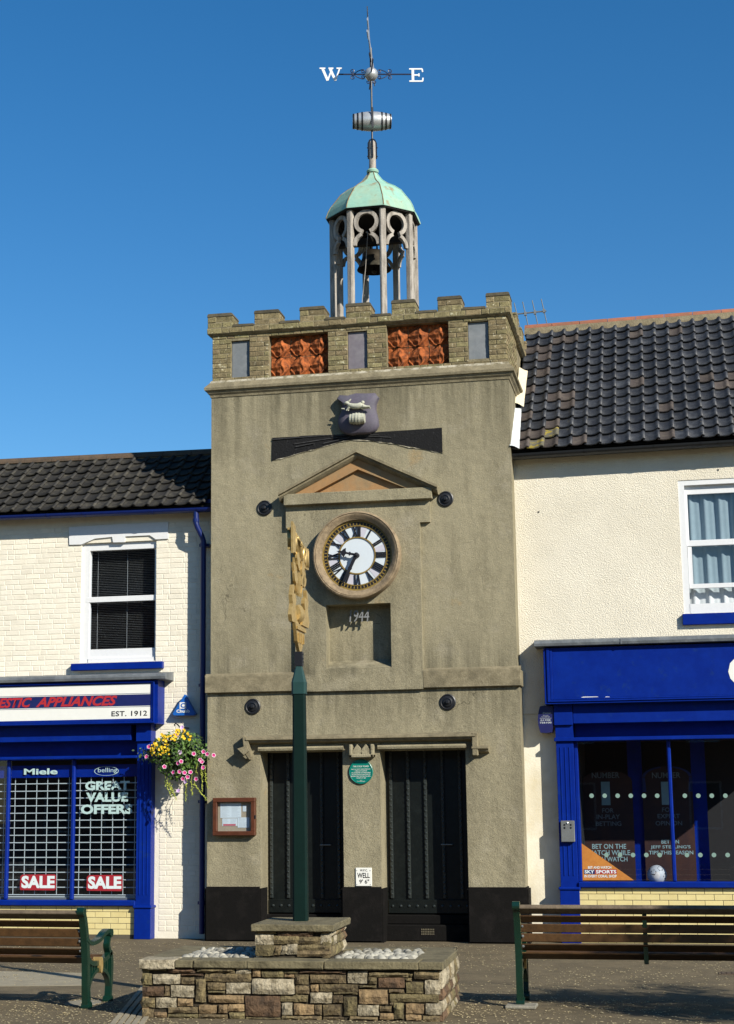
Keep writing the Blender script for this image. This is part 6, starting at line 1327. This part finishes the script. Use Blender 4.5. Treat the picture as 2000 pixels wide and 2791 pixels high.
for k, (x, z, a, L) in enumerate(((.08, zF+.02, 40, .20), (.10, zc2-.06, 35, .24), (.06, zc2+.03, 55, .24), (-.07, zF+.0, 140, .2), (-.08, zc2-.04, 145, .25), (-.05, zc2+.05, 120, .22), (.0, zc2+.06, 90, .2), (.14, zF+.12, 15, .2), (-.14, zF+.10, 165, .18))):
    part('leaf', leaf2(x, z, math.radians(a), L, .055, .022, (k % 3-1)*.014), 'gold', ps)
# lettered banner
bw = .43; zc3 = zT-.10
def bz2(x): return zc3-.045*math.sin(x*5.0)
N = 12; up = [(-bw+2*bw*i/N, bz2(-bw+2*bw*i/N)+.105) for i in range(N+1)]; dn = [(x, z-.21) for x, z in up]
bn = part('banner', plate2(up+[(x, z-.022) for x, z in up[::-1]], .03), 'gold', ps); part('banner_rail', plate2([(x, z+.022) for x, z in dn]+dn[::-1], .03), 'gold', bn)
part('banner_tail', plate2([(-bw-.01, bz2(-bw)-.14), (-bw+.12, bz2(-bw)-.11), (-bw+.12, bz2(-bw)+.13), (-bw-.01, bz2(-bw)+.16)], .02, .03), 'gold', bn); part('banner_tail', plate2([(bw-.12, bz2(bw)-.13), (bw+.02, bz2(bw)-.18), (bw+.02, bz2(bw)+.10), (bw-.12, bz2(bw)+.14)], .02, -.03), 'gold', bn)
for i, ch in enumerate('WATTON'):
    me = textmesh(ch, .03); xs3 = [v.co.x for v in me.vertices]; ys3 = [v.co.y for v in me.vertices]; a, b, c, d = min(xs3), max(xs3), min(ys3), max(ys3); cxx = -.33+.132*i
    bm = bmesh.new(); bm.from_mesh(me)
    r_ = bmesh.ops.extrude_face_region(bm, geom=bm.faces[:]); bmesh.ops.translate(bm, vec=(0, 0, .06), verts=[e for e in r_['geom'] if isinstance(e, bmesh.types.BMVert)]); bmesh.ops.recalc_face_normals(bm, faces=bm.faces[:])
    for v in bm.verts:
        u = (v.co.x-a)/(b-a)-.5; h = (v.co.y-c)/(d-c)-.5; x = cxx+u*.105; v.co = Vector((pcx.x, pcx.y, 0))+sdv*x+snv*(v.co.z-.03)+Vector((0, 0, bz2(x)+h*.165))
    bm.to_mesh(me); bm.free(); me.materials.clear(); me.materials.append(M['gold']); link('letter', me, bn)
# ------------------------------------------------------------------ benches
BL = 2.3
def bench_parts(e):
    def bp(name, mb, m_, par_=None, sm=None): return part(name, mb, m_, par_ or e, sm, local=True)
    def stroke(pts, w_, x0, x1, mb):
        n = len(pts); P_ = [Vector((p[0], p[1])) for p in pts]; ws_ = w_ if isinstance(w_, (list, tuple)) else [w_]*n; lf_, rt_ = [], []
        for i in range(n):
            t = (P_[min(i+1, n-1)]-P_[max(i-1, 0)]).normalized(); nr = Vector((-t.y, t.x)); lf_.append(P_[i]+nr*ws_[i]/2); rt_.append(P_[i]-nr*ws_[i]/2)
        for i in range(n-1):
            q = [lf_[i], lf_[i+1], rt_[i+1], rt_[i]]; c = .006
            vs = [(x, p.x, p.y) for x in (x0, x1) for p in q]; mb.add(vs, [(0, 1, 2, 3), (7, 6, 5, 4), (0, 4, 5, 1), (2, 6, 7, 3), (1, 5, 6, 2), (3, 7, 4, 0)])
        return mb
    def dsc(mb, c, r_, x0, x1, n=16): mb.prism([(c[0]+r_*math.cos(2*math.pi*k/n), c[1]+r_*math.sin(2*math.pi*k/n)) for k in range(n)], x0, x1, 'x')
    def cv(pts, n=5):                                     # Catmull-Rom
        out = []; Q = [pts[0]]+list(pts)+[pts[-1]]
        for i in range(1, len(Q)-2):
            for k in range(n):
                t = k/n; out.append(tuple(.5*((2*Q[i][j])+(-Q[i-1][j]+Q[i+1][j])*t+(2*Q[i-1][j]-5*Q[i][j]+4*Q[i+1][j]-Q[i+2][j])*t*t+(-Q[i-1][j]+3*Q[i][j]-3*Q[i+1][j]+Q[i+2][j])*t**3) for j in (0, 1)))
        return out+[pts[-1]]
    back = cv([(.03, 0), (.01, .2), (.0, .42), (-.03, .62), (-.075, .78), (-.115, .86), (-.135, .895)])
    for x0, x1 in ((-.03, .03), (BL-.03, BL+.03)):
        mb = MB(); nb2 = len(back); stroke(back, [.075-.025*i/nb2 for i in range(nb2)], x0, x1, mb); dsc(mb, (-.13, .885), .042, x0-.004, x1+.004); dsc(mb, (.035, .012), .05, x0-.008, x1+.008)
        fr_ = bp('end_frame', mb, 'bench_green')
        mb = MB(); stroke(cv([(-.04, .63), (.05, .585), (.16, .58), (.30, .60), (.42, .645), (.52, .665), (.57, .645)]), .038, x0-.004, x1+.004, mb); dsc(mb, (.565, .64), .04, x0-.008, x1+.008); bp('armrest', mb, 'bench_green', fr_)
        mb = MB(); stroke(cv([(.565, .63), (.535, .57), (.525, .52), (.555, .47), (.585, .43)]), [.03]*8+[.04]*8+[.06]*5, x0, x1, mb); bp('arm_post', mb, 'bench_green', fr_)
        mb = MB(); lg = cv([(.575, .46), (.605, .36), (.60, .2), (.58, .06), (.575, 0)]); stroke(lg, [.06]*6+[.055]*6+[.045]*5+[.06]*10, x0, x1, mb); dsc(mb, (.575, .012), .045, x0-.008, x1+.008); bp('leg', mb, 'bench_green', fr_)
        mb = MB(); stroke(cv([(0, .46), (.10, .40), (.25, .385), (.42, .40), (.58, .44)]), .045, x0+.004, x1-.004, mb); stroke(cv([(.02, .14), (.08, .24), (.18, .305), (.30, .325), (.42, .305), (.53, .24), (.59, .14)]), .035, x0+.004, x1-.004, mb)
        for k in range(9):
            u = .05+.065*k; stroke([(u, .26+.05*math.sin(math.pi*k/8)), (u, .40)], .018, x0+.012, x1-.012, mb)
        bp('side_panel', mb, 'bench_green', fr_)
        mb = MB(); mb.prism([(.30+.035*math.cos(t), .365+.075*math.sin(t)) for t in [2*math.pi*k/14 for k in range(14)]], x0-.012, x1+.012, 'x'); bp('crest', mb, 'gold', fr_)
        mb = MB()
        for y_, z_ in ((-.03, .70), (-.02, .61), (.0, .52)): mb.sphere(((x0+x1)/2+(.045 if x0 < 1 else -.045), y_-.03, z_), .014, 6, 4)
        bp('bolt', mb, 'steel', fr_)
    mb = MB(); stroke(back[9:24], .03, BL/2-.02, BL/2+.02, mb); stroke(cv([(.0, .45), (.1, .375), (.3, .37), (.5, .385)]), .03, BL/2-.02, BL/2+.02, mb); bp('centre_bracket', mb, 'bench_green')
    def slat(y, z, tilt, w_, th, m_='bench_wood', nm='back_slat'):
        c, s_ = math.cos(tilt), math.sin(tilt); r2 = .006; mb = MB(); pr2 = [(-th/2+r2, -w_/2), (th/2-r2, -w_/2), (th/2, -w_/2+r2), (th/2, w_/2-r2), (th/2-r2, w_/2), (-th/2+r2, w_/2), (-th/2, w_/2-r2), (-th/2, -w_/2+r2)]
        mb.prism([(y+a*c-b*s_, z+a*s_+b*c) for a, b in pr2], .032, BL-.032, 'x'); return bp(nm, mb, m_)
    rd = math.radians
    slat(-.118, .855, rd(54), .10, .042, 'bench_wood_grey'); slat(-.085, .768, rd(46), .094, .011); slat(-.05, .683, rd(8), .076, .024); slat(-.032, .597, rd(5), .076, .024); slat(-.005, .510, rd(50), .10, .011); slat(.055, .428, rd(58), .115, .012)
    for k in range(5): slat(.14+.095*k, .405+.006*k, rd(88), .08, .024, nm='seat_slat')
gR = G(1418, 2746); gL = G(232, 2748)
bR = root('park_bench', (gR.x, gR.y, .03), 'wooden slatted bench with green iron ends standing on a concrete pad, at right', 'bench', 'benches facing the tower', rotz=math.radians(.5))
bench_parts(bR)
angL = math.radians(-1.5); dirx = Vector((math.cos(angL), math.sin(angL), 0))
bL = copy_tree(bR); bL.location = gL-dirx*BL+Vector((0, 0, .0)); bL.location.z = 0; bL.rotation_euler = (0, 0, angL); bL['label'] = 'wooden slatted bench with green iron ends at the left in front of the appliance shop'
for ch in bL.children: pass
p0 = gR; 
for k, (cx_, lb) in enumerate(((0, 'small concrete pad under the near leg of the right bench'), (BL, 'small concrete pad under the far end of the right bench'))):
    c = gR+Vector((cx_, 0, 0)); mb = MB(); mb.box(c.x-.13, c.x+.15, c.y-.12, c.y+.14, 0, .03, .008); thing('concrete_pad', mb, 'concrete', lb, 'pad', 'concrete bench pads')
mb = MB(); c = G(212, 2733); mb.prism([(c.x+.17*math.cos(2*math.pi*k/20)+.05, c.y+.22*math.sin(2*math.pi*k/20)) for k in range(20)], 0, .006, 'z'); thing('concrete_pad', mb, 'concrete', 'round concrete patch under the near leg of the left bench', 'pad', 'concrete bench pads')
# ------------------------------------------------------------------ ribbed paving strip beside the planter
c0, c1 = G(300, 2800), G(392, 2688); dr_ = (c1-c0).normalized(); nr_ = Vector((dr_.y, -dr_.x, 0)); Lr = (c1-c0).length
rbm = MB()
tac = root('ribbed_paving', c0, 'ribbed pale paving strip running under the planter shadow', 'paving')
for k in range(5):
    o = nr_*(-.02+.062*k); q = [c0+o, c0+o+nr_*.044, c0+o+nr_*.044+dr_*Lr, c0+o+dr_*Lr]; mb = MB(); mb.prism([(v.x, v.y) for v in q], .0, .012, 'z'); part('rib', mb, 'paving_pale', tac)
c = G(1992, 2653); mb = MB(); mb.box(c.x-.13, c.x+.2, c.y-.12, c.y+.12, 0, .006)
for k in range(5): mb.box(c.x-.10+.055*k, c.x-.065+.055*k, c.y-.10, c.y+.10, .0055, .011)
thing('drain_cover', mb, 'ridge_brown', 'small rusty drain cover in the pavement behind the right bench', 'drain cover')
# ------------------------------------------------------------------ scattered petals
mb = MB(); rp_ = random.Random(5)
for i in range(13000):
    if rp_.random() < .75: x, y = rp_.uniform(-6, 6), rp_.uniform(-9.2, -.3)
    else: x, y = rp_.uniform(-2, 4.5), rp_.uniform(-9.2, -6)
    if noise.noise(Vector((x*.6, y*.6, 3))) < rp_.uniform(-.5, .15): continue
    s_ = rp_.uniform(.006, .021); a = rp_.uniform(0, 3.14); c, q = math.cos(a)*s_, math.sin(a)*s_; z = .003+rp_.uniform(0, .003)
    l = PMI @ Vector((x, y, 0))
    if 0 < l.x < PLW and 0 < l.y < PDEP: continue
    mb.add([(x-c, y-q, z), (x+q*.6, y-c*.6, z+.004), (x+c, y+q, z), (x-q*.6, y+c*.6, z+.003)], [(0, 1, 2, 3)])
o = link('fallen_petals', mb.mesh('fallen_petals', 'petal')); tag(o, 'pale petals and seeds scattered over the pavement', 'petals', kind='stuff')
# ------------------------------------------------------------------ street tree to the right, out of the picture: it shades the right bench's foreground
sh = G(1900, 2740); hgt = 4.2; tc = sh+SUN*(hgt/SUN.z)
tr_ = root('street_tree', (tc.x, tc.y, 0), 'small leafy street tree beside the right bench', 'tree')
mb = MB(); mb.tube([(tc.x, tc.y, 0), (tc.x+.02, tc.y, 1.2), (tc.x-.03, tc.y+.02, 2.6), (tc.x, tc.y, 4.2)], [.11, .085, .07, .03], 10)
for k in range(9):
    a = k*2.4; z = 2.6+.17*k; mb.tube([(tc.x, tc.y, z), (tc.x+.45*math.cos(a), tc.y+.45*math.sin(a), z+.35), (tc.x+.95*math.cos(a), tc.y+.95*math.sin(a), z+.55)], [.035, .025, .01], 6)
part('trunk', mb, 'bark', tr_); lv = MB(); rb = random.Random(9); cl = []
for k in range(46):
    d = Vector((rb.gauss(0, 1), rb.gauss(0, 1), rb.gauss(0, 1))).normalized(); r_ = rb.uniform(.35, 1); cl.append((Vector((tc.x+d.x*1.25*r_, tc.y+d.y*1.25*r_, 4.2+d.z*.95*r_)), rb.uniform(.2, .4)))
for i in range(7000):
    c, r_ = rb.choice(cl); d = Vector((rb.gauss(0, .5), rb.gauss(0, .5), rb.gauss(0, .5)))*r_; leafq(lv, c+d, Vector((rb.gauss(0, 1), rb.gauss(0, 1), rb.gauss(.6, 1))).normalized(), rb.uniform(.03, .055))
part('crown', lv, 'leaf', tr_)

# ------------------------------------------------------------------ terrace across the street, behind the camera (mirrored in the windows)
mat('red_brick', (.24, .095, .055), .9, (.17, .07, .045), 6., bump=.004, bsc=50); mat('roof_slate', (.06, .062, .07), .7, (.08, .08, .085), 5.)
for i, (x0, x1, hh, lb) in enumerate(((-20, -9.5, 9.6, 'tall red brick house opposite the appliance shop'), (-9.5, 3, 8.6, 'wide red brick house opposite the tower'), (3, 15, 6.0, 'low red brick house opposite the betting shop'), (15, 27, 7.0, 'red brick corner house at the far right across the street'))):
    ho = root('terrace_house', ((x0+x1)/2, -37, 0), lb, 'house', 'houses across the street'); yf = -34.; hs_ = []
    for f_ in range(2):
        for k in range(4):
            xw_ = x0+(x1-x0)*(.12+.22*k); hs_.append((xw_, xw_+1.1, .9+f_*2.9, 2.5+f_*2.8, .15))
    mb = MB(); wallgrid(mb, -x1, -x0, 0, hh, 0, 6, [(-b, -a, c, d, e_) for a, b, c, d, e_ in hs_]); mb.v = [(-x, yf-y, z) for x, y, z in mb.v]; part('wall', mb, 'red_brick', ho)
    part('roof', MB().prism([(yf+.3, hh-.05), (yf-3, hh+2.4), (yf-6.3, hh-.05)], x0, x1, 'x'), 'roof_slate', ho)
    for a, b, c, d, e_ in hs_:
        wn = part('window', MB().box(a, b, yf-.2, yf-.12, c, c+.07).box(a, b, yf-.2, yf-.12, d-.07, d).box(a, a+.07, yf-.2, yf-.12, c+.07, d-.07).box(b-.07, b, yf-.2, yf-.12, c+.07, d-.07), 'white_paint', ho)
        part('pane', MB().box(a+.07, b-.07, yf-.19, yf-.17, c+.07, d-.07), 'interior_dark', wn)
